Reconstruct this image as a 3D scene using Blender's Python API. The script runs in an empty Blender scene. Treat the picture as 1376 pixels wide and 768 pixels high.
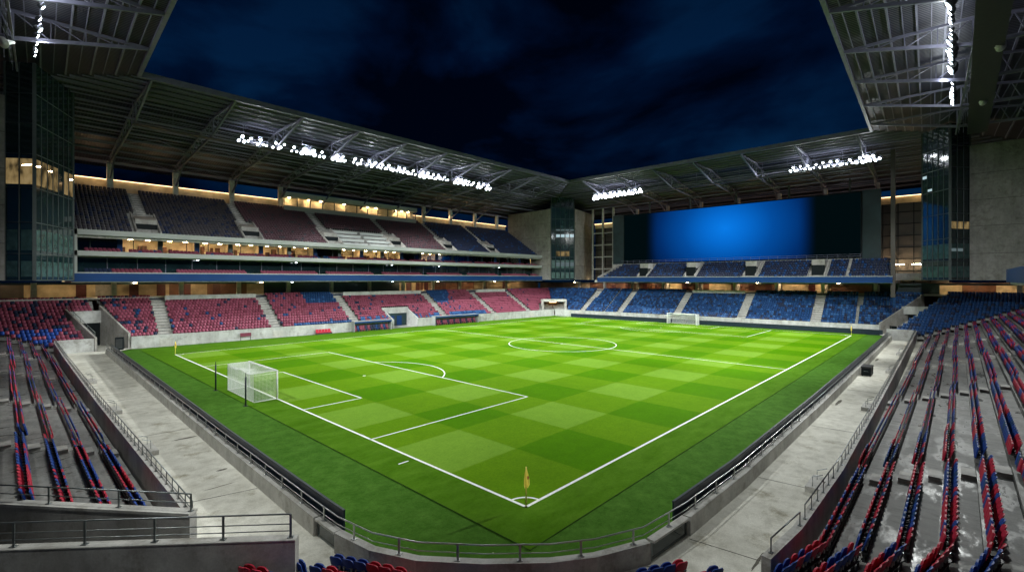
import bpy, math, random
import numpy as np
from mathutils import Vector, Matrix

R = math.radians
random.seed(7)
scn = bpy.context.scene
COL = scn.collection
W_OF = {}                      # world base of every root / part, for parenting

# ---------------------------------------------------------------- materials
def new_mat(name):
    m = bpy.data.materials.new(name); m.use_nodes = True
    nt = m.node_tree; b = nt.nodes['Principled BSDF']
    return m, nt, b

def L(nt, a, b): nt.links.new(a, b)

def noise(nt, scale, detail=4, rough=.55, coord='Object', sx=1, sy=1, sz=1):
    tc = nt.nodes.new('ShaderNodeTexCoord'); mp = nt.nodes.new('ShaderNodeMapping')
    mp.inputs['Scale'].default_value = (sx, sy, sz)
    n = nt.nodes.new('ShaderNodeTexNoise'); n.inputs['Scale'].default_value = scale
    n.inputs['Detail'].default_value = detail; n.inputs['Roughness'].default_value = rough
    L(nt, tc.outputs[coord], mp.inputs[0]); L(nt, mp.outputs[0], n.inputs['Vector'])
    return n

def ramp(nt, fac, stops):
    r = nt.nodes.new('ShaderNodeValToRGB')
    while len(r.color_ramp.elements) < len(stops): r.color_ramp.elements.new(.5)
    for e, (p, c) in zip(r.color_ramp.elements, stops):
        e.position = p; e.color = (*c, 1) if len(c) == 3 else c
    L(nt, fac, r.inputs[0]); return r

def mixc(nt, fac, a, b, mode='MIX'):
    m = nt.nodes.new('ShaderNodeMix'); m.data_type = 'RGBA'; m.blend_type = mode
    for sock, v in ((m.inputs[0], fac), (m.inputs[6], a), (m.inputs[7], b)):
        if hasattr(v, 'node'): L(nt, v, sock)
        elif isinstance(v, (int, float)): sock.default_value = v
        else: sock.default_value = (*v, 1)
    return m.outputs[2]

def bump(nt, b, h, strength=.3, dist=.02):
    n = nt.nodes.new('ShaderNodeBump'); n.inputs['Strength'].default_value = strength
    n.inputs['Distance'].default_value = dist
    L(nt, h, n.inputs['Height']); L(nt, n.outputs[0], b.inputs['Normal'])

def plain(name, col, rough=.5, metal=0., var=.12, scale=3, spec=None):
    m, nt, b = new_mat(name)
    n = noise(nt, scale, 5)
    lo = tuple(c * (1 - var) for c in col); hi = tuple(min(1, c * (1 + var)) for c in col)
    r = ramp(nt, n.outputs['Fac'], [(.3, lo), (.7, hi)])
    L(nt, r.outputs[0], b.inputs['Base Color'])
    b.inputs['Roughness'].default_value = rough; b.inputs['Metallic'].default_value = metal
    if spec is not None: b.inputs['Specular IOR Level'].default_value = spec
    return m

def concrete(name, col, rough=.7, stain=.5, streak=True, spec=.5):
    m, nt, b = new_mat(name)
    n1 = noise(nt, .35, 6, .6); n2 = noise(nt, 2.2, 9, .72); n3 = noise(nt, 14, 5, .7); n5 = noise(nt, .8, 7, .7)
    c = np.array(col)
    r1 = ramp(nt, n1.outputs['Fac'], [(.3, tuple(c * .72)), (.68, tuple(c * 1.15))])
    r2 = ramp(nt, n2.outputs['Fac'], [(.28, (1 - stain,) * 3), (.55, (1, 1, 1))])
    col1 = mixc(nt, .8, r1.outputs[0], r2.outputs[0], 'MULTIPLY')
    r5 = ramp(nt, n5.outputs['Fac'], [(.36, (.58, .56, .52)), (.47, (1, 1, 1))]); col1 = mixc(nt, .75, col1, r5.outputs[0], 'MULTIPLY')
    if streak:
        ns = noise(nt, 1.3, 4, .6, sz=.12)
        rs = ramp(nt, ns.outputs['Fac'], [(.35, (.72, .7, .66)), (.6, (1, 1, 1))])
        col1 = mixc(nt, .55, col1, rs.outputs[0], 'MULTIPLY')
    r3 = ramp(nt, n3.outputs['Fac'], [(.3, (.78, .78, .78)), (.7, (1.12, 1.12, 1.12))])
    col1 = mixc(nt, .7, col1, r3.outputs[0], 'MULTIPLY')
    h = n3.outputs['Fac']
    L(nt, col1, b.inputs['Base Color'])
    rr = nt.nodes.new('ShaderNodeMapRange'); rr.inputs[3].default_value = rough - .22; rr.inputs[4].default_value = rough + .12
    L(nt, n2.outputs['Fac'], rr.inputs[0]); L(nt, rr.outputs[0], b.inputs['Roughness']); b.inputs['Specular IOR Level'].default_value = spec
    bump(nt, b, h, .25, .01)
    return m

def emit(name, col, strength):
    m = bpy.data.materials.new(name); m.use_nodes = True; nt = m.node_tree
    nt.nodes.remove(nt.nodes['Principled BSDF'])
    e = nt.nodes.new('ShaderNodeEmission'); e.inputs[0].default_value = (*col, 1); e.inputs[1].default_value = strength
    L(nt, e.outputs[0], nt.nodes['Material Output'].inputs[0])
    return m

M = {}
M['concrete'] = concrete('concrete_pale', (.50, .49, .46), .66, .35)
M['tread'] = concrete('terrace_concrete', (.27, .265, .25), .52, .6, True, .2)
def wet_terrace():
    m, nt, b = new_mat('terrace_concrete')
    a1 = noise(nt, .45, 6, .65); a2 = noise(nt, 1.8, 9, .72, sx=1.6, sy=.5); a3 = noise(nt, 15, 5, .7); a4 = noise(nt, .7, 6, .68, sx=.6, sy=1.5)
    r1 = ramp(nt, a1.outputs['Fac'], [(.32, (.20, .202, .193)), (.66, (.34, .338, .32))])
    r2 = ramp(nt, a2.outputs['Fac'], [(.32, (.55, .55, .54)), (.52, (1, 1, 1)), (.7, (1.14, 1.14, 1.12))])
    r4 = ramp(nt, a4.outputs['Fac'], [(.36, (.52, .52, .52)), (.46, (1, 1, 1))])
    r3 = ramp(nt, a3.outputs['Fac'], [(.3, (.78, .78, .78)), (.7, (1.14, 1.14, 1.14))])
    c = mixc(nt, .85, r1.outputs[0], r2.outputs[0], 'MULTIPLY'); c = mixc(nt, .7, c, r4.outputs[0], 'MULTIPLY'); c = mixc(nt, .75, c, r3.outputs[0], 'MULTIPLY')
    L(nt, c, b.inputs['Base Color']); b.inputs['Specular IOR Level'].default_value = .35
    rr = ramp(nt, a4.outputs['Fac'], [(.38, (.24,) * 3), (.5, (.62,) * 3)]); L(nt, rr.outputs[0], b.inputs['Roughness'])
    bump(nt, b, a3.outputs['Fac'], .2, .01); return m
M['tread'] = wet_terrace()
M['wall_concrete'] = concrete('wall_concrete', (.36, .35, .33), .7, .35)
M['panel_concrete'] = concrete('panel_concrete', (.27, .265, .25), .75, .45)
M['white_wall'] = concrete('white_painted_concrete', (.50, .51, .50), .6, .25)
M['strip'] = plain('pale_fascia_panel', (.27, .285, .28), .5, 0, .08, .4)
M['blue_fascia'] = plain('blue_fascia_panel', (.006, .035, .13), .55, 0, .1, .4, .15)
M['steel'] = plain('roof_steel', (.14, .14, .20), .5, .2, .15, 1.5)
M['dark_steel'] = plain('dark_steel', (.045, .05, .052), .45, .5, .2, 2)
M['rail'] = plain('galvanised_rail', (.20, .22, .22), .32, .85, .15, 5)
M['rail_light'] = plain('polished_rail', (.45, .46, .45), .3, .8, .12, 5)
M['white'] = plain('white_paint', (.80, .80, .78), .4, 0, .04)
M['line'] = plain('line_paint', (.78, .80, .76), .8, 0, .14, 6)
M['black'] = plain('black_vinyl', (.004, .007, .009), .6, 0, .3, 4, .15)
M['pad'] = plain('navy_pad_vinyl', (.012, .02, .035), .28, 0, .3, 3)
M['pad_top'] = plain('pad_top_edge', (.035, .045, .055), .55, 0, .15, 3)
M['yellow'] = plain('flag_yellow', (.85, .72, .12), .6, 0, .1)
def cloth(name, col):
    m, nt, b = new_mat(name)
    b.inputs['Base Color'].default_value = (*col, 1); b.inputs['Roughness'].default_value = .7
    t = nt.nodes.new('ShaderNodeBsdfTranslucent'); t.inputs[0].default_value = (*col, 1)
    n = noise(nt, 8, 3); r = ramp(nt, n.outputs['Fac'], [(.3, tuple(c * .85 for c in col)), (.7, col)]); L(nt, r.outputs[0], b.inputs['Base Color']); L(nt, r.outputs[0], t.inputs[0])
    mx = nt.nodes.new('ShaderNodeMixShader'); mx.inputs[0].default_value = .7; L(nt, b.outputs[0], mx.inputs[1]); L(nt, t.outputs[0], mx.inputs[2])
    L(nt, mx.outputs[0], nt.nodes['Material Output'].inputs[0]); return m
M['flag_cloth'] = cloth('flag_cloth', (.95, .80, .16))
M['red_print'] = plain('flag_red_print', (.5, .07, .04), .6, 0, .1)
M['net'] = plain('net_cord', (.72, .74, .72), .7, 0, .05)
M['warm_wall'] = plain('concourse_plaster', (.46, .37, .24), .7, 0, .3, .6)
M['brown_wall'] = plain('concourse_panelling', (.13, .055, .03), .5, 0, .35, .8)
M['room_wall'] = plain('suite_wall', (.80, .70, .52), .7, 0, .25, .6)
M['door'] = plain('dark_red_door', (.07, .015, .015), .4, 0, .2, 2)
M['dark_teal'] = plain('teal_panel', (.012, .03, .034), .35, .2, .3, .5)
M['grid_panel'] = plain('sheet_metal_panel', (.055, .048, .042), .5, .3, .25, .3)
M['desk'] = plain('white_desk', (.42, .45, .44), .5, 0, .06)
for nm, c in (('seat_red', (.25, .058, .098)), ('seat_wine', (.17, .035, .062)), ('seat_blue', (.010, .048, .155)), ('seat_navy', (.016, .024, .058)), ('seat_pale_blue', (.03, .10, .26)), ('seat_bright_red', (.46, .022, .05)), ('seat_crimson', (.40, .016, .045)), ('seat_royal', (.014, .055, .27)), ('seat_plum', (.050, .046, .056)), ('seat_maroon', (.085, .044, .056))):
    M[nm] = plain(nm + '_plastic', c, .52, 0, .12, 9, .3)
M['bolt'] = plain('seat_bracket_steel', (.38, .40, .39), .35, .8, .1, 8)
M['seat_dark'] = plain('seat_mount_black', (.02, .02, .022), .5, 0, .2, 8)
M['lamp'] = emit('floodlight_lens', (.93, .98, 1.0), 60)
M['halo_disc'] = emit('floodlight_halo_glow', (.72, .88, 1.0), 1.6)  # dim emission imitating the soft halo round a lens
M['lamp_warm'] = emit('warm_downlight', (1.0, .72, .40), 95)
M['lamp_dim'] = emit('tunnel_lamp', (1.0, .66, .3), 9)
M['lamp_suite'] = emit('suite_ceiling_lamp', (1.0, .70, .38), 190)
M['lamp_cool'] = emit('cool_downlight', (.85, .95, 1.0), 14)
M['led'] = emit('warm_led_strip', (1.0, .66, .34), 5)

def glass_mat():
    m = bpy.data.materials.new('window_glass'); m.use_nodes = True; nt = m.node_tree
    nt.nodes.remove(nt.nodes['Principled BSDF'])
    t = nt.nodes.new('ShaderNodeBsdfTransparent'); t.inputs[0].default_value = (.90, .88, .84, 1)
    g = nt.nodes.new('ShaderNodeBsdfGlossy'); g.inputs['Roughness'].default_value = .04; g.inputs[0].default_value = (.8, .9, .9, 1)
    f = nt.nodes.new('ShaderNodeFresnel'); f.inputs[0].default_value = 1.6
    mx = nt.nodes.new('ShaderNodeMixShader')
    L(nt, f.outputs[0], mx.inputs[0]); L(nt, t.outputs[0], mx.inputs[1]); L(nt, g.outputs[0], mx.inputs[2])
    L(nt, mx.outputs[0], nt.nodes['Material Output'].inputs[0])
    return m
M['glass'] = glass_mat()
def dark_glass():
    m, nt, b = new_mat('tinted_glazing')
    n = noise(nt, .5, 2)
    r = ramp(nt, n.outputs['Fac'], [(.3, (.006, .016, .018)), (.7, (.014, .032, .036))])
    L(nt, r.outputs[0], b.inputs['Base Color']); b.inputs['Roughness'].default_value = .07
    b.inputs['Specular IOR Level'].default_value = .9
    n2 = noise(nt, .35, 2); bump(nt, b, n2.outputs['Fac'], .12, .06)
    return m
M['dark_glass'] = dark_glass()

def roof_deck(name, axis):
    m, nt, b = new_mat(name)
    tc = nt.nodes.new('ShaderNodeTexCoord'); w = nt.nodes.new('ShaderNodeTexWave')
    w.bands_direction = axis; w.inputs['Scale'].default_value = .75; w.inputs['Distortion'].default_value = 0
    L(nt, tc.outputs['Object'], w.inputs['Vector'])
    n = noise(nt, .3, 4)
    r = ramp(nt, n.outputs['Fac'], [(.3, (.014, .015, .028)), (.7, (.024, .025, .044))])
    L(nt, r.outputs[0], b.inputs['Base Color']); b.inputs['Roughness'].default_value = .5; b.inputs['Metallic'].default_value = .3
    bump(nt, b, w.outputs['Fac'], .5, .06)
    return m
M['deck_x'] = roof_deck('corrugated_roof_sheet_x', 'X')
M['deck_y'] = roof_deck('corrugated_roof_sheet_y', 'Y')

def grass(name, mown):
    m, nt, b = new_mat(name)
    fine = noise(nt, 26, 4, .7); mid = noise(nt, 1.1, 8, .72); big = noise(nt, .12, 3); wear = noise(nt, 3.2, 6, .7)
    if mown:
        tc = nt.nodes.new('ShaderNodeTexCoord'); sp = nt.nodes.new('ShaderNodeSeparateXYZ'); L(nt, tc.outputs['Object'], sp.inputs[0])
        # slightly wavy stripe edges, as a mower leaves them
        wob = noise(nt, .9, 3)
        def par(out, size, off):
            a = nt.nodes.new('ShaderNodeMath'); a.operation = 'MULTIPLY_ADD'; L(nt, wob.outputs['Fac'], a.inputs[0]); a.inputs[1].default_value = .26; L(nt, out, a.inputs[2])
            d = nt.nodes.new('ShaderNodeMath'); d.operation = 'DIVIDE'; L(nt, a.outputs[0], d.inputs[0]); d.inputs[1].default_value = size * 2
            ad = nt.nodes.new('ShaderNodeMath'); ad.operation = 'ADD'; L(nt, d.outputs[0], ad.inputs[0]); ad.inputs[1].default_value = off + 20
            fr = nt.nodes.new('ShaderNodeMath'); fr.operation = 'FRACT'; L(nt, ad.outputs[0], fr.inputs[0])
            tri = nt.nodes.new('ShaderNodeMath'); tri.operation = 'SUBTRACT'; L(nt, fr.outputs[0], tri.inputs[0]); tri.inputs[1].default_value = .5
            ab = nt.nodes.new('ShaderNodeMath'); ab.operation = 'ABSOLUTE'; L(nt, tri.outputs[0], ab.inputs[0])
            mr = nt.nodes.new('ShaderNodeMapRange'); mr.inputs[1].default_value = .243; mr.inputs[2].default_value = .257; L(nt, ab.outputs[0], mr.inputs[0])
            return mr.outputs[0]
        # value 1 for the first half period shifted so cells start at the lines
        ex = par(sp.outputs['X'], 5.55, -.25 - .015)     # 1 = even x cells
        oy = par(sp.outputs['Y'], 5.75, .25 - .015)          # 1 = odd y cells
        s = nt.nodes.new('ShaderNodeMath'); s.operation = 'ADD'; L(nt, ex, s.inputs[0]); L(nt, oy, s.inputs[1])
        h = nt.nodes.new('ShaderNodeMath'); h.operation = 'MULTIPLY'; L(nt, s.outputs[0], h.inputs[0]); h.inputs[1].default_value = .5
        r = ramp(nt, h.outputs[0], [(0, (.058, .170, .0006)), (.5, (.094, .208, .004)), (1, (.142, .275, .024))])
        base = r.outputs[0]
        # the checker is only mown inside the lines
        inside = None
        for out, ctr, half in ((sp.outputs['X'], 48.5, 48.5), (sp.outputs['Y'], 34.5, 34.5)):
            d = nt.nodes.new('ShaderNodeMath'); d.operation = 'SUBTRACT'; L(nt, out, d.inputs[0]); d.inputs[1].default_value = ctr
            ab = nt.nodes.new('ShaderNodeMath'); ab.operation = 'ABSOLUTE'; L(nt, d.outputs[0], ab.inputs[0])
            lt = nt.nodes.new('ShaderNodeMapRange'); lt.inputs[1].default_value = half; lt.inputs[2].default_value = half + .15; lt.inputs[3].default_value = 1; lt.inputs[4].default_value = 0; L(nt, ab.outputs[0], lt.inputs[0])
            if inside is None: inside = lt.outputs[0]
            else:
                mm = nt.nodes.new('ShaderNodeMath'); mm.operation = 'MULTIPLY'; L(nt, inside, mm.inputs[0]); L(nt, lt.outputs[0], mm.inputs[1]); inside = mm.outputs[0]
        str_ = noise(nt, .9, 5, .65, sx=.35)
        edge = ramp(nt, str_.outputs['Fac'], [(.35, (.050, .135, .003)), (.65, (.078, .180, .010))])
        base = mixc(nt, inside, edge.outputs[0], base)
    else:
        r = ramp(nt, mid.outputs['Fac'], [(.3, (.036, .108, .009)), (.7, (.066, .156, .020))])
        base = r.outputs[0]
    rm = ramp(nt, mid.outputs['Fac'], [(.25, (.80, .84, .8)), (.75, (1.16, 1.12, 1.15))])
    c = mixc(nt, .75, base, rm.outputs[0], 'MULTIPLY')
    tuft = noise(nt, 5.5, 7, .75); rt = ramp(nt, tuft.outputs['Fac'], [(.3, (.76, .78, .72)), (.5, (1, 1, 1)), (.72, (1.2, 1.16, 1.3))]); c = mixc(nt, .8, c, rt.outputs[0], 'MULTIPLY')
    rf = ramp(nt, fine.outputs['Fac'], [(.3, (.62, .66, .58)), (.7, (1.32, 1.28, 1.4))])
    c = mixc(nt, .7, c, rf.outputs[0], 'MULTIPLY')
    rb = ramp(nt, big.outputs['Fac'], [(.35, (.92, .94, .9)), (.65, (1.08, 1.05, 1.1))])
    c = mixc(nt, .8, c, rb.outputs[0], 'MULTIPLY')
    rw = ramp(nt, wear.outputs['Fac'], [(.30, (1, 1, 1)), (.345, (0, 0, 0))])
    c = mixc(nt, rw.outputs[0], c, (.035, .075, .012))
    L(nt, c, b.inputs['Base Color']); b.inputs['Roughness'].default_value = .85
    b.inputs['Specular IOR Level'].default_value = .02
    bump(nt, b, fine.outputs['Fac'], .5, .04)
    return m
M['pitch'] = grass('mown_grass', True)
M['turf'] = grass('rough_turf', False)

def walkway_mat():
    m, nt, b = new_mat('walkway_concrete')
    n1 = noise(nt, .22, 6, .62); n2 = noise(nt, 1.5, 8, .65); n3 = noise(nt, 16, 4)
    n4 = noise(nt, .5, 8, .68)
    r1 = ramp(nt, n1.outputs['Fac'], [(.32, (.52, .505, .44)), (.66, (.74, .725, .65))])
    r2 = ramp(nt, n2.outputs['Fac'], [(.3, (.66, .65, .62)), (.56, (1, 1, 1))])
    c = mixc(nt, .8, r1.outputs[0], r2.outputs[0], 'MULTIPLY')
    r4 = ramp(nt, n4.outputs['Fac'], [(.30, (.42, .39, .33)), (.36, (.66, .64, .58)), (.44, (1, 1, 1))])
    c = mixc(nt, .9, c, r4.outputs[0], 'MULTIPLY')
    r3 = ramp(nt, n3.outputs['Fac'], [(.3, (.82, .82, .82)), (.7, (1.1, 1.1, 1.1))])
    c = mixc(nt, .8, c, r3.outputs[0], 'MULTIPLY')
    L(nt, c, b.inputs['Base Color']); b.inputs['Roughness'].default_value = .7; b.inputs['Specular IOR Level'].default_value = .2
    bump(nt, b, n3.outputs['Fac'], .2, .01)
    return m
M['walk'] = walkway_mat()
M['stain'] = plain('damp_stain', (.13, .12, .10), .85, 0, .4, 2, .1)
M['seam'] = plain('worn_turf_seam', (.028, .075, .010), .9, 0, .3, 3, .05)
M['joint'] = plain('expansion_joint', (.07, .068, .06), .8, 0, .3, 3)

def screen_mat(cy, cz, ry, rz):
    m = bpy.data.materials.new('video_screen_picture'); m.use_nodes = True; nt = m.node_tree
    nt.nodes.remove(nt.nodes['Principled BSDF'])
    tc = nt.nodes.new('ShaderNodeTexCoord'); mp = nt.nodes.new('ShaderNodeMapping'); mp.vector_type = 'POINT'
    mp.inputs['Location'].default_value = (0, -cy / ry, -cz / rz); mp.inputs['Scale'].default_value = (0, 1 / ry, 1 / rz)
    L(nt, tc.outputs['Object'], mp.inputs[0])
    ln = nt.nodes.new('ShaderNodeVectorMath'); ln.operation = 'LENGTH'; L(nt, mp.outputs[0], ln.inputs[0])
    r = ramp(nt, ln.outputs['Value'], [(0, (.003, .20, .80)), (.22, (.002, .145, .62)), (.5, (.001, .07, .33)), (.8, (.0006, .026, .14)), (1.1, (.0004, .010, .05))])
    sp = nt.nodes.new('ShaderNodeSeparateXYZ'); L(nt, tc.outputs['Object'], sp.inputs[0])
    d = nt.nodes.new('ShaderNodeMath'); d.operation = 'SUBTRACT'; L(nt, sp.outputs['Y'], d.inputs[0]); d.inputs[1].default_value = 29.5
    ab = nt.nodes.new('ShaderNodeMath'); ab.operation = 'ABSOLUTE'; L(nt, d.outputs[0], ab.inputs[0])
    mr = nt.nodes.new('ShaderNodeMapRange'); mr.interpolation_type = 'SMOOTHSTEP'; mr.inputs[1].default_value = 17.2; mr.inputs[2].default_value = 21.4; mr.inputs[3].default_value = 1; mr.inputs[4].default_value = .0
    L(nt, ab.outputs[0], mr.inputs[0])
    c = mixc(nt, mr.outputs[0], (.0006, .0035, .0045), r.outputs[0])
    e = nt.nodes.new('ShaderNodeEmission'); L(nt, c, e.inputs[0]); e.inputs[1].default_value = 1.0
    L(nt, e.outputs[0], nt.nodes['Material Output'].inputs[0])
    return m

# ---------------------------------------------------------------- mesh builder
class MB:
    def __init__(s): s.v = []; s.f = []; s.mi = []
    def face(s, pts, mi=0):
        n = len(s.v); s.v += [tuple(p) for p in pts]; s.f.append(tuple(range(n, n + len(pts)))); s.mi.append(mi)
    def hexa(s, b, t, mi=0):              # b, t: 4 bottom / 4 top points
        n = len(s.v); s.v += [tuple(p) for p in b] + [tuple(p) for p in t]
        for f in ((3, 2, 1, 0), (4, 5, 6, 7), (0, 1, 5, 4), (1, 2, 6, 5), (2, 3, 7, 6), (3, 0, 4, 7)):
            s.f.append(tuple(n + i for i in f)); s.mi.append(mi)
    def box(s, a, b, mi=0):
        x0, x1 = sorted((a[0], b[0])); y0, y1 = sorted((a[1], b[1])); z0, z1 = sorted((a[2], b[2]))
        s.hexa([(x0, y0, z0), (x1, y0, z0), (x1, y1, z0), (x0, y1, z0)], [(x0, y0, z1), (x1, y0, z1), (x1, y1, z1), (x0, y1, z1)], mi)
    def bar(s, p, q, w, h=None, mi=0):    # rectangular bar, w horizontal, h vertical-ish
        h = h or w; p = Vector(p); q = Vector(q); d = (q - p).normalized()
        up = Vector((0, 0, 1)) if abs(d.z) < .95 else Vector((0, 1, 0))
        a = d.cross(up).normalized() * w / 2; b = a.cross(d).normalized() * h / 2
        s.hexa([p - a - b, p + a - b, p + a + b, p - a + b], [q - a - b, q + a - b, q + a + b, q - a + b], mi)
    def tube(s, pts, r, n=6, mi=0):
        pts = [Vector(p) for p in pts]; base = len(s.v); prev = None
        for i, p in enumerate(pts):
            d = (pts[min(i + 1, len(pts) - 1)] - pts[max(i - 1, 0)]).normalized()
            up = Vector((0, 0, 1)) if abs(d.z) < .9 else Vector((1, 0, 0))
            a = d.cross(up).normalized(); b = a.cross(d)
            rr = r[i] if isinstance(r, (list, tuple)) else r
            for k in range(n):
                t = 2 * math.pi * k / n; s.v.append(tuple(p + a * math.cos(t) * rr + b * math.sin(t) * rr))
        for i in range(len(pts) - 1):
            for k in range(n):
                s.f.append((base + i * n + k, base + i * n + (k + 1) % n, base + (i + 1) * n + (k + 1) % n, base + (i + 1) * n + k)); s.mi.append(mi)
        s.f.append(tuple(base + k for k in range(n))[::-1]); s.mi.append(mi)
        s.f.append(tuple(base + (len(pts) - 1) * n + k for k in range(n))); s.mi.append(mi)
    def wall(s, line, thick, z0, z1, mi=0):   # upright wall along a polyline (z0/z1 numbers or lists)
        n = len(line); P = [Vector((p[0], p[1], 0)) for p in line]; off = []
        for i in range(n):
            d = (P[min(i + 1, n - 1)] - P[max(i - 1, 0)]).normalized(); off.append(Vector((-d.y, d.x, 0)) * thick / 2)
        zb = z0 if isinstance(z0, (list, tuple)) else [z0] * n; zt = z1 if isinstance(z1, (list, tuple)) else [z1] * n
        base = len(s.v)
        for i in range(n):
            for o, z in ((-1, zb), (1, zb), (1, zt), (-1, zt)):
                q = P[i] + off[i] * o; s.v.append((q.x, q.y, z[i]))
        for i in range(n - 1):
            a = base + 4 * i; b = a + 4
            for j in range(4):
                k = (j + 1) % 4; s.f.append((a + j, a + k, b + k, b + j)); s.mi.append(mi)
        s.f.append((base + 3, base + 2, base + 1, base)); s.mi.append(mi)
        e = base + 4 * (n - 1); s.f.append((e, e + 1, e + 2, e + 3)); s.mi.append(mi)
    def cut(s): s.cuts = getattr(s, 'cuts', []) + [len(s.f)]
    def build_each(s, name, mats, parent=None):
        out = []; cs = sorted(set(getattr(s, 'cuts', []) + [0, len(s.f)]))
        for a, b in zip(cs, cs[1:]):
            m = MB()
            for f, mi in zip(s.f[a:b], s.mi[a:b]): m.f.append(f); m.mi.append(mi)
            use = sorted(set(i for f in m.f for i in f)); mp = {j: i for i, j in enumerate(use)}
            m.v = [s.v[i] for i in use]; m.f = [tuple(mp[i] for i in f) for f in m.f]
            out.append(m.build(name, mats, parent))
        return out
    def build(s, name, mats, parent=None, smooth=False):
        me = bpy.data.meshes.new(name); me.from_pydata(s.v, [], s.f)
        mats = mats if isinstance(mats, (list, tuple)) else [mats]
        for m in mats: me.materials.append(M[m] if isinstance(m, str) else m)
        if len(mats) > 1: me.polygons.foreach_set('material_index', s.mi)
        if smooth: me.polygons.foreach_set('use_smooth', [True] * len(me.polygons))
        me.update()
        return link(name, me, parent)

def link(name, me, parent=None, world=True):
    o = bpy.data.objects.new(name, me); COL.objects.link(o)
    W_OF[o] = Vector((0, 0, 0))
    if parent is not None:
        o.parent = parent
        if world: o.location = -W_OF[parent]
    return o

def tag(o, label=None, cat=None, group=None, kind=None):
    if label: o['label'] = label
    if cat: o['category'] = cat
    if group: o['group'] = group
    if kind: o['kind'] = kind
    return o

def thing(name, label, cat, loc=(0, 0, 0), rz=0, group=None):
    o = bpy.data.objects.new(name, None); COL.objects.link(o); o.location = loc; o.rotation_euler = (0, 0, rz)
    o.empty_display_size = .3; W_OF[o] = Vector(loc)
    return tag(o, label, cat, group)

def local_part(name, mb, mats, parent, smooth=False):
    o = mb.build(name, mats, None, smooth); o.parent = parent; W_OF[o] = Vector((0, 0, 0)); return o

def copy_tree(o, parent=None):
    c = o.copy(); COL.objects.link(c); c.parent = parent; W_OF[c] = W_OF.get(o, Vector((0, 0, 0))).copy()
    for ch in list(KIDS.get(o, o.children)): copy_tree(ch, c)
    return c
KIDS = {}

ORD = ['', 'first', 'second', 'third', 'fourth', 'fifth', 'sixth', 'seventh', 'eighth', 'ninth', 'tenth', 'eleventh', 'twelfth', 'thirteenth', 'fourteenth', 'fifteenth', 'sixteenth', 'seventeenth', 'eighteenth', 'nineteenth', 'twentieth']
TENS = {20: ('twenty', 'twentieth'), 30: ('thirty', 'thirtieth'), 40: ('forty', 'fortieth'), 50: ('fifty', 'fiftieth'), 60: ('sixty', 'sixtieth'), 70: ('seventy', 'seventieth'), 80: ('eighty', 'eightieth'), 90: ('ninety', 'ninetieth')}
def ordinal(n):
    if n <= 20: return ORD[n]
    t = n // 10 * 10; u = n % 10
    return TENS[t][1] if u == 0 else TENS[t][0] + '-' + ORD[u]

# ---------------------------------------------------------------- camera, world
PX, LENS_PX, HOR = 1376., 641., 375.
CAM = Vector((-17.471, -15.399, 11.09)); YAW = .752
cam = bpy.data.cameras.new('camera'); co = bpy.data.objects.new('camera', cam); COL.objects.link(co)
co.location = CAM; co.rotation_euler = (R(90), 0, YAW - R(90))
cam.sensor_width = 36; cam.lens = LENS_PX / PX * 36; cam.shift_y = -(384 - HOR) / PX
cam.clip_start = .2; cam.clip_end = 4000
scn.camera = co
FW = Vector((math.cos(YAW), math.sin(YAW), 0)); RT = Vector((math.sin(YAW), -math.cos(YAW), 0))
def project(p):
    d = Vector(p) - CAM; z = d.dot(FW)
    if z < .5: return None
    return 688 + LENS_PX * d.dot(RT) / z, HOR - LENS_PX * d.z / z, z

wd = bpy.data.worlds.new('World'); scn.world = wd; wd.use_nodes = True
nt = wd.node_tree; bg = nt.nodes['Background']
tc = nt.nodes.new('ShaderNodeTexCoord'); sp = nt.nodes.new('ShaderNodeSeparateXYZ'); L(nt, tc.outputs['Generated'], sp.inputs[0])
sky = ramp(nt, sp.outputs['Z'], [(0, (.0008, .0098, .035)), (.22, (.0008, .0112, .043)), (.42, (.0006, .0080, .034)), (.65, (.0003, .0050, .017)), (1, (.0002, .0028, .010))])
mp = nt.nodes.new('ShaderNodeMapping'); mp.inputs['Scale'].default_value = (1.0, 1.0, 1.9); L(nt, tc.outputs['Generated'], mp.inputs[0])
cl = nt.nodes.new('ShaderNodeTexNoise'); cl.inputs['Scale'].default_value = 2.3; cl.inputs['Detail'].default_value = 7; cl.inputs['Roughness'].default_value = .52
cl.inputs['Distortion'].default_value = .5
L(nt, mp.outputs[0], cl.inputs['Vector'])
cr = ramp(nt, cl.outputs['Fac'], [(.40, (.14, .13, .16)), (.5, (.66, .66, .70)), (.60, (1.95, 1.8, 1.55))])
skc = mixc(nt, 1.0, sky.outputs[0], cr.outputs[0], 'MULTIPLY')
L(nt, skc, bg.inputs[0]); bg.inputs[1].default_value = .75

# ---------------------------------------------------------------- seats: collected, built at the end
SEATS = []          # (x, y, z, facing angle, material, where, row, n)
def add_seat(p, ang, mat, where='', row=0, n=0): SEATS.append((p[0], p[1], p[2], ang, mat, where, row, n))

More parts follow.
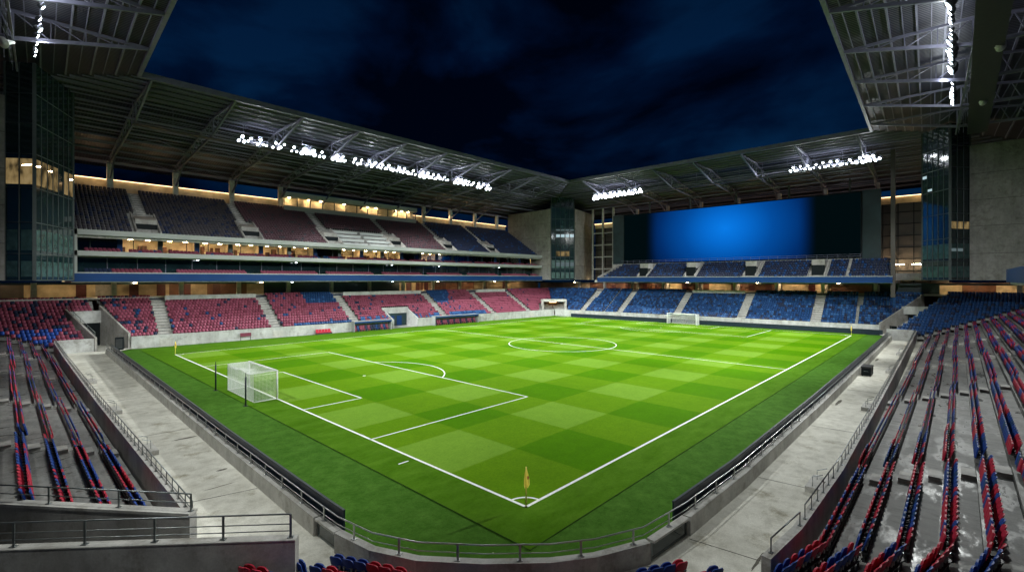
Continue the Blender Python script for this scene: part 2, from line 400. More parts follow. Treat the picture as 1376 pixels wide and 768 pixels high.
class Bank:
    """a straight terrace: s along the front, u away from the pitch"""
    def __init__(s, o, sd, ud, u0, tread, z0, rise, n, a, b):
        s.o = Vector((*o, 0)); s.sd = Vector((*sd, 0)).normalized(); s.ud = Vector((*ud, 0)).normalized()
        s.u0, s.tread, s.z0, s.rise, s.n, s.a, s.b = u0, tread, z0, rise, n, a, b
        s.ang = math.atan2(-s.ud.y, -s.ud.x) - math.pi / 2
    def pt(s, a, u, z): p = s.o + s.sd * a + s.ud * u; return (p.x, p.y, z)
    def u(s, k): return s.u0 + s.tread * k
    def z(s, k): return s.z0 + s.rise * k
    def terrace(s, mb, hole=None):
        for k in range(s.n):
            u, v = s.u(k), s.u(k + 1); z = s.z(k); zb = s.z(k - 1) if k else s.z0 - s.rise
            spans = [(s.a(u), s.b(u), s.a(v), s.b(v))]
            if hole and k < hole[2]: spans = [(s.a(u), hole[0], s.a(v), hole[0]), (hole[1], s.b(u), hole[1], s.b(v))]
            for p, q, p2, q2 in spans:
                mb.face([s.pt(p, u, z), s.pt(q, u, z), s.pt(q2, v, z), s.pt(p2, v, z)])
                mb.face([s.pt(p, u, zb), s.pt(q, u, zb), s.pt(q, u, z), s.pt(p, u, z)])
    def apron(s, mb):
        z = s.z0 - s.rise; mb.face([s.pt(s.a(0), 0, z), s.pt(s.b(0), 0, z), s.pt(s.b(s.u0), s.u0, z), s.pt(s.a(s.u0), s.u0, z)])
    def aisle(self, mb, s0, half, k0=0, k1=None):
        k1 = self.n if k1 is None else k1
        for k in range(k0, k1):
            for j, (du, dz) in enumerate(((0, self.rise / 2), (.0, 0))):
                if j == 0:
                    u = self.u(k) - self.tread * .42; z = self.z(k) - self.rise / 2
                    if k == 0: continue
                    mb.hexa([self.pt(s0 - half, u, z - self.rise / 2), self.pt(s0 + half, u, z - self.rise / 2), self.pt(s0 + half, self.u(k) + .01, z - self.rise / 2), self.pt(s0 - half, self.u(k) + .01, z - self.rise / 2)],
                            [self.pt(s0 - half, u, z), self.pt(s0 + half, u, z), self.pt(s0 + half, self.u(k) + .01, z), self.pt(s0 - half, self.u(k) + .01, z)])
    def seats(s, colour, step=.5, aisles=(), back=.8, where='', k0=0, k1=None, skip=None, mar=.3, seed=0):
        for k in range(k0, s.n if k1 is None else k1):
            u = s.u(k) + s.tread * back; a, b = s.a(u) + mar, s.b(u) - mar; n = int((b - a) / step); c = 0
            for i in range(n):
                q = a + step * (i + .5)
                if any(abs(q - t) < h for t, h in aisles): continue
                if skip and skip(q, k): continue
                c += 1
                add_seat(s.pt(q, u, s.z(k)), s.ang, colour(q, k, i), where, k + 1, c)

_rn = random.Random(3)
def mottled(q, k, i, L0=1.6):
    h = math.sin(q / L0 * 1.7 + k * 2.3) + math.sin(q * .53 + k * 4.1) + _rn.uniform(-1.25, 1.25)
    if h > .15: return 'seat_crimson' if _rn.random() > .3 else 'seat_bright_red'
    return 'seat_royal' if _rn.random() > .25 else 'seat_blue'

# ================================================================= SETTING
mb = MB(); mb.face([(-190, -190, -.35), (270, -190, -.35), (270, 250, -.35), (-190, 250, -.35)])
tag(mb.build('ground', 'tread'), kind='structure')
BAR = [(-6.9, 76.5), (-7.5, 43.4), (-8.0, 18.3), (-8.2, 4.8), (-8.2, 2.9), (-7.9, .8), (-7.1, -1.0), (-5.6, -2.9), (-3.9, -4.6), (-2.5, -5.6), (-.5, -6.5), (2.6, -6.85), (9.2, -7.1), (28, -7.1), (60, -6.85), (94, -6.5)]
mb = MB(); mb.face([(-2.65, -2.55, 0), (102, -2.0, 0), (103, 76, 0), (-2.65, 79, 0)])
tag(mb.build('pitch', 'pitch'), kind='structure')
mb = MB()
poly = [(p[0] + .0, p[1], -.03) for p in BAR] + [(103.5, -6, -.03), (98.5, 75, -.03), (-3.5, 81, -.03)]
cen = (45, 35, -.03)
for i in range(len(poly)): mb.face([cen, poly[i], poly[(i + 1) % len(poly)]])
tag(mb.build('turf_surround', 'turf'), kind='structure')
# seam of the pitch turf: a shallow worn groove
mb = MB(); mb.bar((-2.68, -2.6, .0), (-2.68, 79, .0), .03, .01); mb.bar((-2.7, -2.58, .0), (102, -2.05, .0), .03, .01)
tag(mb.build('turf_seam', 'seam'), kind='structure')
mb = MB(); WK = .12
apron = [(-13.0, 84), (-7.0, 79.5)] + BAR[1:-1] + [(99, -6.3), (99, -11.5), (60, -11.5), (3, -12), (-1, -11.8), (-6, -9.5), (-10.5, -5), (-13, 0), (-13.4, 8)]
for i in range(len(BAR) - 1):
    pass
W2 = [(-13.2, 84), (-13.2, 43), (-13.2, 18), (-13.2, 6), (-13.2, 4), (-12.8, 1), (-11.8, -2), (-8.8, -6.2), (-6.2, -8.2), (-4, -10), (-1.5, -11.6), (2.6, -11.8), (9.2, -11.8), (28, -11.8), (60, -11.6), (100, -11.6)]
for i in range(len(BAR) - 1): mb.face([(*BAR[i], WK), (*W2[i], WK), (*W2[i + 1], WK), (*BAR[i + 1], WK)])
mb.face([(-6.9, 76.5, WK), (-13.2, 84, WK), (-13, 100, WK), (-2, 84, WK), (-3, 80.6, WK)])
mb.face([(94, -6.5, WK), (100, -11.6, WK), (116, -16, WK), (114, -8, WK), (102.5, -3.6, WK)])
tag(mb.build('walkway', 'walk'), kind='structure')
mb = MB()
for a, b in (((-8.3, 11.5), (-12.6, 12.6)), ((-7.9, 26), (-12.5, 26.3)), ((-7.7, 40), (-12.3, 40.2)), ((-8.0, 1.2), (-12.4, -.4)), ((2.4, -7.1), (2.9, -11.2)), ((-.6, -6.7), (1.3, -10.9)), ((11.2, -7.3), (11.6, -11.1)), ((24, -7.3), (24.3, -11)), ((40, -7.3), (40.2, -10.6)), ((58, -7), (58.2, -10.2))):
    mb.bar((*a, WK + .002), (*b, WK + .002), .035, .012)
tag(mb.build('walkway_joint', 'joint'), kind='structure')
mb = MB()
def blot(x, y, rx, ry, seed):
    r = random.Random(seed); n = 18
    mb.face([(x + rx * math.cos(2 * math.pi * i / n) * r.uniform(.75, 1.05), y + ry * math.sin(2 * math.pi * i / n) * r.uniform(.6, 1.1), WK + .004) for i in range(n)])
for j, (x, y, rx, ry) in enumerate(((-8.8, 23.6, .8, .16), (-8.8, 15.6, .32, .16), (-9.6, 13.2, .8, .05), (33.5, -7.6, 1.5, .16), (64, -7.3, 1.4, .2), (2.6, -9.7, .9, .07))): blot(x, y, rx, ry, j)
tag(mb.build('walkway_stain', 'stain'), kind='structure')

# pitch markings
PL, PW = 97., 69.
mb = MB(); LZ = .006; lw = .13
def ln(x0, y0, x1, y1, w=lw):
    d = Vector((x1 - x0, y1 - y0, 0)).normalized() * w / 2; n = Vector((-d.y, d.x, 0)); p, q = Vector((x0, y0, LZ)) - d, Vector((x1, y1, LZ)) + d
    mb.face([p - n, q - n, q + n, p + n])
def arc(cx, cy, r, a0, a1, n=48):
    for i in range(n):
        t, u = a0 + (a1 - a0) * i / n, a0 + (a1 - a0) * (i + 1) / n
        mb.face([(cx + (r - lw / 2) * math.cos(t), cy + (r - lw / 2) * math.sin(t), LZ + .004), (cx + (r + lw / 2) * math.cos(t), cy + (r + lw / 2) * math.sin(t), LZ + .004), (cx + (r + lw / 2) * math.cos(u), cy + (r + lw / 2) * math.sin(u), LZ + .004), (cx + (r - lw / 2) * math.cos(u), cy + (r - lw / 2) * math.sin(u), LZ + .004)])
ln(0, 0, PL, 0, .17); ln(0, 0, 0, PW, .17); ln(PL, 0, PL, PW); ln(0, PW, PL, PW); ln(PL / 2, 0, PL / 2, PW)
for s, x in ((1, 0), (-1, PL)):
    for dx, h in ((16.5, 20.16), (5.5, 9.16)):
        ln(x, PW / 2 - h, x + s * dx, PW / 2 - h); ln(x, PW / 2 + h, x + s * dx, PW / 2 + h); ln(x + s * dx, PW / 2 - h, x + s * dx, PW / 2 + h)
    th = math.acos(5.5 / 9.15)
    arc(x + s * 11, PW / 2, 9.15, (0 if s > 0 else math.pi) - th, (0 if s > 0 else math.pi) + th)
    arc(x + s * 11, PW / 2, .12, 0, 2 * math.pi, 12)
    for y, q in ((0, 1), (PW, -1)):
        a = math.atan2(q, s); arc(x, y, 1.0, a - math.pi / 4, a + math.pi / 4, 12)
arc(PL / 2, PW / 2, 9.15, 0, 2 * math.pi, 96); arc(PL / 2, PW / 2, .14, 0, 2 * math.pi, 12)
ln(-.55, 9.15, -1.15, 9.15, .11)
tag(mb.build('pitch_markings', 'line'), kind='structure')

# ================================================================= GRANDSTANDS
XE, YE, XB, YB = -5.3, 62., 88.1, -4.1          # the opening in the roof
ZR = 37.6
PROF = [(0, ZR), (11, ZR), (42, 32.6)]
def zoff(o):
    for (a, za), (b, zb) in zip(PROF, PROF[1:]):
        if o <= b: return za + (zb - za) * (o - a) / (b - a)
    return PROF[-1][1]
SIDES = {'main': (lambda s, o: (s, YE + o), lambda o: XE - o, lambda o: XB + o, 'deck_x'),
         'far': (lambda s, o: (XB + o, s), lambda o: YB - o, lambda o: YE + o, 'deck_y'),
         'left': (lambda s, o: (XE - .045 * (62 - s) - o if s < 62 else XE - o, s), lambda o: YB - o, lambda o: YE + o, 'deck_y'),
         'right': (lambda s, o: (s, YB - .036 * (88.1 - s) - o if s < 88.1 else YB - o), lambda o: XE - o, lambda o: XB + o, 'deck_x')}
def roof(stand, side, girders, col_o, inward=None):
    at, s0, s1, dm = SIDES[side]
    P = lambda s, o, dz=0: (*at(s, o), zoff(o) + dz)
    mb = MB()
    for (a, za), (b, zb) in zip(PROF, PROF[1:]):
        lo = [P(s0(a), a), P(s1(a), a), P(s1(b), b), P(s0(b), b)]
        mb.hexa(lo, [(x, y, z + .25) for x, y, z in lo])
    rf = mb.build('roof', dm, stand)
    mb = MB(); a = -.15
    lo = [P(s0(a), a, -.35), P(s1(a), a, -.35), P(s1(.25), .25, -.35), P(s0(.25), .25, -.35)]
    mb.hexa(lo, [(x, y, ZR + .45) for x, y, z in lo]); mb.build('edge_beam', 'steel', rf)
    for o in (1.1, 3.3, 5.5, 7.7, 9.9, 12.8, 16, 19, 22, 25):
        m2 = MB(); m2.bar(P(s0(o) + .4, o, -.09), P(s1(o) - .4, o, -.09), .08, .16); m2.build('purlin', 'steel', rf)
    for o in (2.2, 4.4, 6.6, 8.8, 11.3, 14.5, 17.5, 20.5, 23.5, 26.5, 29.5, 32.5, 35.5, 38.5):
        m2 = MB(); m2.bar(P(s0(o) + .4, o, -.16), P(s1(o) - .4, o, -.16), .16 if o < 12 else .2, .3); m2.build('purlin', 'steel', rf)
    for g in girders:
        m2 = MB(); tip = P(g, .3, -.3); c = (*at(g, 11), 34.6); ct = P(g, 11, -.35); e = (*at(g, col_o), zoff(col_o) - 1.3); et = P(g, col_o, -.3)
        m2.bar(tip, ct, .22, .3); m2.bar(ct, et, .22, .3)
        m2.bar(tip, c, .26, .34); m2.bar(c, e, .26, .36); m2.bar(c, ct, .2, .2)
        N = 4
        for i in range(1, N):
            lo = Vector(tip).lerp(Vector(c), i / N); hi = Vector(tip).lerp(Vector(ct), i / N); hj = Vector(tip).lerp(Vector(ct), (i + 1) / N)
            m2.bar(lo, hi, .09, .09); m2.bar(lo, hj, .09, .09)
        N = 8
        for i in range(N):
            lo = Vector(c).lerp(Vector(e), i / N); hi = Vector(ct).lerp(Vector(et), (i + .5) / N); lj = Vector(c).lerp(Vector(e), (i + 1) / N)
            m2.bar(lo, hi, .1, .1); m2.bar(hi, lj, .1, .1)
        # inclined strut from the column to the girder
        k = (*at(g, col_o - .2), zoff(col_o) - 4.2); m2.bar(k, (*at(g, col_o - 7), zoff(col_o - 7) - 1.6), .25, .3)
        m2.build('girder', 'steel', rf)
    m2 = MB()
    for o, z in ((11.0, 34.55), (col_o - .6, zoff(col_o) - 1.4), (24, zoff(24) - 2.0)):
        m2.bar((*at(s0(0) + (0 if o < 12 else -o + 4), o), z), (*at(s1(0) - (0 if o < 12 else -o + 4), o), z), .16, .2)
    gl = sorted(girders)
    for g0, g1 in zip(gl, gl[1:]):       # cross bracing between girders
        mid = (g0 + g1) / 2
        for o in (24, col_o - .6):
            z = zoff(o) - (2.0 if o == 24 else 1.4)
            m2.bar((*at(g0, o), z), (*at(mid, o), zoff(o) - .3), .1, .1); m2.bar((*at(g1, o), z), (*at(mid, o), zoff(o) - .3), .1, .1)
    m2.build('bracing', 'steel', rf)
    # lighting catwalk
    m2 = MB(); a, b = s0(0) + 1, s1(0) - 1
    q0, q1 = at(a, 11.3), at(b, 12.3)
    m2.box((*q0, 34.0), (*q1, 34.12)); cw = m2.build('catwalk', 'dark_steel', stand)
    m2 = MB()
    for o in (11.3, 12.3):
        for z in (34.6, 35.15): m2.bar((*at(a, o), z), (*at(b, o), z), .06, .06)
        x = a
        while x < b: m2.bar((*at(x, o), 34.1), (*at(x, o), 35.2), .05, .05); x += 2.2
    x = a
    while x < b: m2.bar((*at(x, 11.8), 34.1), (*at(x, 11.8), 37.4), .07, .07); x += 5
    m2.build('guard_rail', 'steel', cw)
    return rf

# ------------------------------------------------------------ main stand (far touchline)
main = thing('grandstand', 'long main grandstand along the far touchline with red lower tier and two lit suite levels', 'grandstand', (45, 81, 0))
d34 = (1, -.06)
ML = Bank((0, 80.6), d34, (.06, 1), .7, .8, 1.55, .45, 14, lambda u: -3.4 - .33 * u, lambda u: 97.5 + u)
TUN = (46.4, 3.4)
m_lower = MB(); ML.terrace(m_lower, (TUN[0] - TUN[1], TUN[0] + TUN[1], 6)); m_lower.build('lower_terrace', 'tread', main)
mb = MB()
for p, q in ((-3.4, TUN[0] - TUN[1]), (TUN[0] + TUN[1], 98)):
    mb = MB(); mb.hexa([ML.pt(p, .05, -.2), ML.pt(q, .05, -.2), ML.pt(q, .68, -.2), ML.pt(p, .68, -.2)], [ML.pt(p, .05, 1.95), ML.pt(q, .05, 1.95), ML.pt(q, .3, 1.95), ML.pt(p, .3, 1.95)])
    mb.build('front_wall', 'white_wall', main)
M_AIS = [1.2, 18.6, 34.8, 58.3, 74.4, 88]
mb = MB()
for s in M_AIS:
    ML.aisle(mb, s, .9)
    mb.hexa([ML.pt(s - .9, -.02, -.1), ML.pt(s + .9, -.02, -.1), ML.pt(s + .9, .75, -.1), ML.pt(s - .9, .75, -.1)], [ML.pt(s - .9, -.02, 1.3), ML.pt(s + .9, -.02, 1.3), ML.pt(s + .9, .75, 1.56), ML.pt(s - .9, .75, 1.56)]); mb.cut()
mb.build_each('aisle_stair', 'concrete', main)
for s0, s1 in ((2.3, 17.5), (36, 57), (75.6, 87)):
    mb = MB(); u = ML.u(12); mb.hexa([ML.pt(s0, u, 6.5), ML.pt(s1, u, 6.5), ML.pt(s1, u + .2, 6.5), ML.pt(s0, u + .2, 6.5)], [ML.pt(s0, u, 8.15), ML.pt(s1, u, 8.15), ML.pt(s1, u + .2, 8.15), ML.pt(s0, u + .2, 8.15)])
    mb.build('platform_parapet', 'white_wall', main)
def main_col(q, k, i):
    r = _rn.random()
    if (27 < q < 34 and k > 8) or (58.9 < q < 66.5 - .5 * (13 - k) and k > 6): return 'seat_blue' if r > .12 else 'seat_pale_blue'
    if 22 < q < 35 and k < 1 or 36 < q < 58 and k < 2 and r < .6 or 60 < q < 72 and k < 2: return 'seat_pale_blue' if r < .5 else 'seat_blue'
    p = .22 if q < -1 else (.055 if q < 36 else (.09 if q < 66 else .02))
    if r < p: return 'seat_navy' if r < p * .6 else 'seat_blue'
    return 'seat_red' if r < .8 else 'seat_wine'
def main_skip(q, k):
    if k >= 12 and (2.2 < q < 17.6 or 35.9 < q < 57.1 or 75.5 < q < 87.1): return True
    if abs(q - TUN[0]) < TUN[1] + .2 and k < 6: return True
    return q > 96.5 + k * .8 - 4 and k < 4
ML.seats(main_col, .52, [(s, 1.05) for s in M_AIS], skip=main_skip)
# players' tunnel in the lower tier
mb = MB(); a, b = TUN[0] - TUN[1], TUN[0] + TUN[1]
for s in (a + .15, b - .15):
    mb.hexa([ML.pt(s - .15, -.1, -.1), ML.pt(s + .15, -.1, -.1), ML.pt(s + .15, 5.2, -.1), ML.pt(s - .15, 5.2, -.1)], [ML.pt(s - .15, -.1, 1.9), ML.pt(s + .15, -.1, 1.9), ML.pt(s + .15, 5.2, 4.3), ML.pt(s - .15, 5.2, 4.3)])
mb.hexa([ML.pt(a, 4.9, 3.0), ML.pt(b, 4.9, 3.0), ML.pt(b, 5.3, 3.0), ML.pt(a, 5.3, 3.0)], [ML.pt(a, 4.9, 4.4), ML.pt(b, 4.9, 4.4), ML.pt(b, 5.3, 4.4), ML.pt(a, 5.3, 4.4)])
tw = mb.build('tunnel_wall', 'white_wall', main)
mb = MB(); mb.hexa([ML.pt(a + .3, 4.85, 0), ML.pt(b - .3, 4.85, 0), ML.pt(b - .3, 5.0, 0), ML.pt(a + .3, 5.0, 0)], [ML.pt(a + .3, 4.85, 3.0), ML.pt(b - .3, 4.85, 3.0), ML.pt(b - .3, 5, 3.0), ML.pt(a + .3, 5, 3.0)])
mb.build('tunnel_door', 'dark_teal', tw)
mb = MB(); mb.face([ML.pt(a + .3, -.1, .02), ML.pt(b - .3, -.1, .02), ML.pt(b - .3, 4.9, .02), ML.pt(a + .3, 4.9, .02)]); mb.build('tunnel_floor', 'concrete', tw)
mb = MB()
for s in (TUN[0] - 1.6, TUN[0] + .4): mb.hexa([ML.pt(s, 4.78, .1), ML.pt(s + 1.3, 4.78, .1), ML.pt(s + 1.3, 4.84, .1), ML.pt(s, 4.84, .1)], [ML.pt(s, 4.78, 2.4), ML.pt(s + 1.3, 4.78, 2.4), ML.pt(s + 1.3, 4.84, 2.4), ML.pt(s, 4.84, 2.4)])
mb.build('blue_screen', 'blue_fascia', tw)

def concourse(stand, at, s0, s1, o_floor, o_back, segs, lamps, zfloor=7.9, zc=10.75, cols=(), doors=()):
    """a lit concourse behind a lower tier: at(s, o) -> xy"""
    def bx(mb, sa, sb, oa, ob, za, zb):
        mb.hexa([(*at(sa, oa), za), (*at(sb, oa), za), (*at(sb, ob), za), (*at(sa, ob), za)], [(*at(sa, oa), zb), (*at(sb, oa), zb), (*at(sb, ob), zb), (*at(sa, ob), zb)])
    mb = MB(); bx(mb, s0, s1, o_floor, o_back + .3, zfloor - .3, zfloor); mb.build('concourse_floor', 'concrete', stand)
    for a, b, mt in segs:
        mb = MB(); bx(mb, a, b, o_back, o_back + .25, zfloor, zc); mb.build('concourse_wall', mt, stand)
    for c in cols:
        mb = MB(); bx(mb, c - .35, c + .35, o_floor + 1.0, o_floor + 1.7, zfloor, zc); mb.build('concourse_column', 'concrete', stand)
    for dd in doors:
        mb = MB(); bx(mb, dd, dd + 1.4, o_back - .06, o_back - .002, zfloor, zfloor + 2.2); mb.build('concourse_door', 'door', stand)
    mb = MB(); bx(mb, s0, s1, o_floor + 2.5, o_floor + 2.6, zc - .34, zc); mb.build('lamp_hiding_baffle', 'dark_teal', stand)  # added strip, keeps most of the bright lamps out of view
    for j_, (l, mt) in enumerate(lamps):
        if j_ % 4 == 1: mb = MB(); bx(mb, l - .25, l + .25, o_floor + 1.6, o_floor + 1.75, zc - .1, zc - .02); mb.build('concourse_lamp', mt, stand); continue
        mb = MB(); bx(mb, l - .35, l + .35, o_floor + 2.9, o_floor + 3.1, zc - .1, zc - .02); mb.build('concourse_lamp', mt, stand)

mat_ = lambda s, o: (s, o)
msegs = [(-30, -25, 'warm_wall'), (-25, -22.5, 'brown_wall'), (-22.5, -18, 'warm_wall'), (-18, -15, 'grid_panel'), (-15, -10, 'warm_wall'), (-10, -6, 'warm_wall'), (-6, -3.5, 'wall_concrete'), (-3.5, 5, 'warm_wall'), (5, 8, 'brown_wall'), (8, 11.5, 'warm_wall'), (11.5, 19, 'brown_wall'), (19, 22.5, 'warm_wall'), (22.5, 58, 'dark_teal'), (58, 61, 'warm_wall'), (61, 62, 'dark_teal'), (62, 65, 'warm_wall'), (65, 66, 'brown_wall'), (66, 70, 'warm_wall'), (70, 86, 'brown_wall'), (86, 118, 'warm_wall')]
mlamps = [(x, 'lamp_warm') for x in (-27, -22, -17, -11, -6, -1, 5.5, 9, 14, 20.5, 59.5, 62, 65, 68, 75, 81, 84, 91, 96, 101, 106)] + [(x, 'lamp_cool') for x in (27, 33.5, 39, 46, 53)]
concourse(main, mat_, -30, 118, 92.0, 98, msegs, mlamps, cols=(-24, -14, -4, 6, 16, 26, 36, 46, 56, 66, 76, 86, 96), doors=(-27.5, -20.3, -8.6, -1.2, 3, 7.2, 12.5, 60.2, 63.4, 66.4, 73, 79, 90, 99), zc=10.5)
# upper structure
mb = MB(); mb.box((-10.4, 81.7, 10.75), (101, 82.0, 12.0)); mb.build('blue_fascia', 'blue_fascia', main)
mb = MB(); mb.box((-10.4, 81.75, 12.003), (101, 81.95, 12.18)); mb.build('fascia_coping', 'strip', main)
mb = MB(); mb.box((-10.4, 82.003, 10.6), (101, 99, 11.3)); mb.build('balcony_slab', 'concrete', main)
mb = MB(); mb.box((-10.4, 81.8, 14.7), (101, 82.3, 15.45)); mb.box((-10.4, 82.3, 14.6), (101, 99, 14.9)); mb.build('balcony_band', 'strip', main)
mb = MB(); mb.box((-10.4, 81.8, 17.9), (101, 82.4, 18.72)); mb.box((-10.4, 82.4, 17.85), (101, 90, 17.97)); mb.build('upper_band', 'strip', main)
mb = MB(); mb.box((-10.4, 81.8, 10.75), (-9.7, 90, 18.7)); mb.build('end_pier', 'strip', main)
# galleries: dark glazing on the lower level, suites on the upper
mb = MB()
for i in range(28): mb.box((-9.6 + i * 3.95, 86.4, 11.35), (-9.6 + i * 3.95 + 3.82, 86.46, 14.65))
mb.build('gallery_glazing', 'dark_glass', main)
mb = MB()
for i in range(29): mb.box((-9.72 + i * 3.95, 86.3, 11.3), (-9.72 + i * 3.95 + .11, 86.5, 14.68))
mb.build('gallery_mullion', 'steel', main)
mb = MB(); mb.box((-9.6, 82.1, 11.31), (101, 86.3, 11.72)); mb.build('gallery_step', 'tread', main)
mb = MB()
for i in range(5): x = 8 + 19 * i + random.uniform(-4, 4); mb.box((x, 85.2, 14.5), (x + .35, 85.35, 14.58)); mb.cut()
mb.build_each('gallery_lamp', 'lamp_cool', main)
rs = random.Random(12)
lit = {0: 0, 1: .9, 2: 1, 3: 1, 4: 1, 5: .7, 6: .35, 7: .2, 8: .9, 9: 1, 10: .7, 11: .3, 12: .6, 13: .8, 14: .5, 15: .3, 16: .7, 17: .6, 18: .9, 19: .4}
SU = 5.5
for i in range(20):
    x0 = -9.6 + SU * i; x1 = x0 + SU
    mb = MB(); z0, z1, y0, y1 = 14.9, 17.85, 86.4, 89.8
    mb.face([(x0, y1, z0), (x1, y1, z0), (x1, y1, z1), (x0, y1, z1)]); mb.face([(x0 + .05, y0, z0), (x0 + .05, y1, z0), (x0 + .05, y1, z1), (x0 + .05, y0, z1)]); mb.face([(x1 - .05, y0, z0), (x1 - .05, y1, z0), (x1 - .05, y1, z1), (x1 - .05, y0, z1)])
    su = mb.build('suite', 'room_wall' if lit[i] > .3 else 'dark_teal', main)
    mb = MB(); mb.box((x0 - .35, 86.2, 14.9), (x0 + .35, 86.7, 17.84)); mb.build('partition', 'blue_fascia' if i % 2 else 'dark_teal', su)
    mb = MB(); a, b = x0 + .4, x1 - .4; k = rs.choice((.62, .3, .75))
    m_ = a + (b - a) * k
    mb.box((a, 86.4, 14.95), (m_ - .06, 86.43, 17.8)); mb.cut(); mb.box((m_ + .06, 86.4, 14.95), (b, 86.43, 17.8)); mb.build_each('window', 'glass', su)
    mb = MB(); mb.box((m_ - .055, 86.36, 14.9), (m_ + .055, 86.5, 17.82)); mb.build('mullion', 'dark_steel', su)
    if lit[i] > .3:
        mb = MB()
        for j in range(2): xx = x0 + 1.2 + 2.4 * j; mb.box((xx, 87.0, 17.76), (xx + .5 * lit[i] + .1, 87.22, 17.8)); mb.cut()
        mb.build_each('ceiling_lamp', 'lamp_suite', su)
        mb = MB()
        for j in range(3): xx = x0 + rs.uniform(.6, SU - 1.4); hh = rs.uniform(.8, 1.9); mb.box((xx, 89.2, 14.9), (xx + rs.uniform(.3, .9), 89.7, 15.4 + hh)); mb.cut()
        mb.build_each('furniture', 'brown_wall', su)
mb = MB()
mb.box((-9.6, 82.45, 14.91), (101, 86.2, 14.98)); mb.build('suite_terrace', 'tread', main)
for zf, y0 in ((11.72, 83.1), (14.98, 83.0)):
    for row in range(2):
        x = -9.0
        while x < 100:
            x += .55
            if zf < 12 and (x + 10) % 13.5 > 11.0: continue
            if zf > 12 and (x + 9.6) % 5.5 < .9: continue
            if zf < 12 and x < -5.5 : c = 'seat_navy'
            else: c = 'seat_red' if zf < 12 and x > 0 else 'seat_wine'
            if zf > 12 and 28 < x < 31 or zf > 12 and rs.random() < .08: c = 'seat_blue'
            add_seat((x, y0 + 1.0 * row + .5, zf + .28 * row), math.pi, c)
# upper tier
MU = Bank((0, 0), (1, 0), (0, 1), 82.4, .8, 18.0, .5, 19, lambda u: -10.4, lambda u: 100.9)
mb = MB(); MU.terrace(mb); mb.build('upper_terrace', 'tread', main)
UA = [-.7 + 16.3 * n for n in range(6)]
mb = MB()
for s in UA: MU.aisle(mb, s, .6, 8); mb.cut()
mb.build_each('upper_stair', 'concrete', main)
for s in UA:
    mb = MB(); z0, z3, z8 = MU.z(0), MU.z(3), MU.z(8)
    for e in (-1.75, 1.5): mb.hexa([(s + e, 83.0, z0 - .2), (s + e + .25, 83.0, z0 - .2), (s + e + .25, 88.9, z0 - .2), (s + e, 88.9, z0 - .2)], [(s + e, 83.0, z0 + 1.0), (s + e + .25, 83.0, z0 + 1.0), (s + e + .25, 88.9, z8 + .7), (s + e, 88.9, z8 + .7)])
    mb.hexa([(s - 1.5, 85.4, z0 + 2.4), (s + 1.5, 85.4, z0 + 2.4), (s + 1.5, 88.89, z0 + 2.4), (s - 1.5, 88.89, z0 + 2.4)], [(s - 1.5, 85.4, z0 + 3.2), (s + 1.5, 85.4, z0 + 3.2), (s + 1.5, 88.89, z8 + .1), (s - 1.5, 88.89, z8 + .1)])
    v = mb.build('vomitory', 'wall_concrete', main)
    mb = MB(); mb.box((s - 1.49, 84.9, z0 + .2), (s + 1.49, 85.39, z0 + 2.39)); mb.build('doorway_shade', 'black', v)  # solid black box standing in for the shade inside the opening
def up_col(q, k, i):
    r = _rn.random()
    if q < 15: return 'seat_plum' if r > .25 else 'seat_navy'
    if q < 64: return 'seat_maroon' if r > .12 else 'seat_plum'
    return 'seat_navy' if r > .1 else 'seat_blue'
def up_skip(q, k):
    if 33.2 < q < 47.2 and k < 9: return True
    if any(abs(q - s) < 1.9 for s in UA) and k < 9: return True
    return 27 < q < 62 and k > 16
MU.seats(up_col, .56, [(s, .85) for s in UA], skip=up_skip)
for n_, (a, b) in enumerate(((33.6, 39.6), (40.4, 46.8))):
    for k in (1, 3, 5, 7):
        mb = MB(); u = MU.u(k); z = MU.z(k); mb.box((a, u - .1, z + .55), (b, u + .55, z + .62)); mb.box((a, u - .1, z + .1), (b, u - .05, z + .55)); mb.build('press_desk', 'desk', main)
# back wall with LED line, columns, press box
mb = MB(); mb.box((-10.4, 98.6, 26), (101, 98.9, 29.4)); mb.build('back_wall', 'warm_wall', main)
mb = MB(); mb.box((-10.4, 98.2, 29.3), (101, 98.35, 29.38)); mb.build('led_strip', 'led', main)
for x in range(-4, 100, 10):
    if 30 < x < 60: continue
    mb = MB(); mb.box((x - .45, 97.4, 26.5), (x + .45, 98.15, zoff(36) - 1.0)); mb.build('column', 'concrete', main)
mb = MB(); mb.box((26.3, 96.4, 26.6), (62.4, 96.7, 27.9)); mb.build('press_box_front', 'strip', main)
mb = MB(); mb.box((26.3, 95.9, 29.9), (62.4, 98.0, 31.0)); mb.build('press_box_band', 'strip', main)
mb = MB(); mb.box((26.3, 98.0, 26.6), (62.4, 98.15, 30)); mb.build('press_box_back', 'room_wall', main)
mb = MB()
for i in range(12): mb.box((26.3 + 3 * i + .08, 96.5, 27.9), (26.3 + 3 * i + 2.95, 96.53, 29.9))
mb.build('press_box_window', 'glass', main)
mb = MB()
for i in range(13): mb.box((26.25 + 3 * i, 96.42, 27.9), (26.25 + 3 * i + .12, 96.62, 29.9))
mb.build('press_box_mullion', 'dark_steel', main)
mb = MB()
for x in (27.5, 32, 35, 41, 47.5, 50, 56.2, 58, 60): mb.box((x, 97.1, 29.78), (x + .4, 97.3, 29.86)); mb.cut()
mb.build_each('press_box_lamp', 'lamp_suite', main)
roof(main, 'main', [-4 + 10 * i for i in range(10)], 36.0)

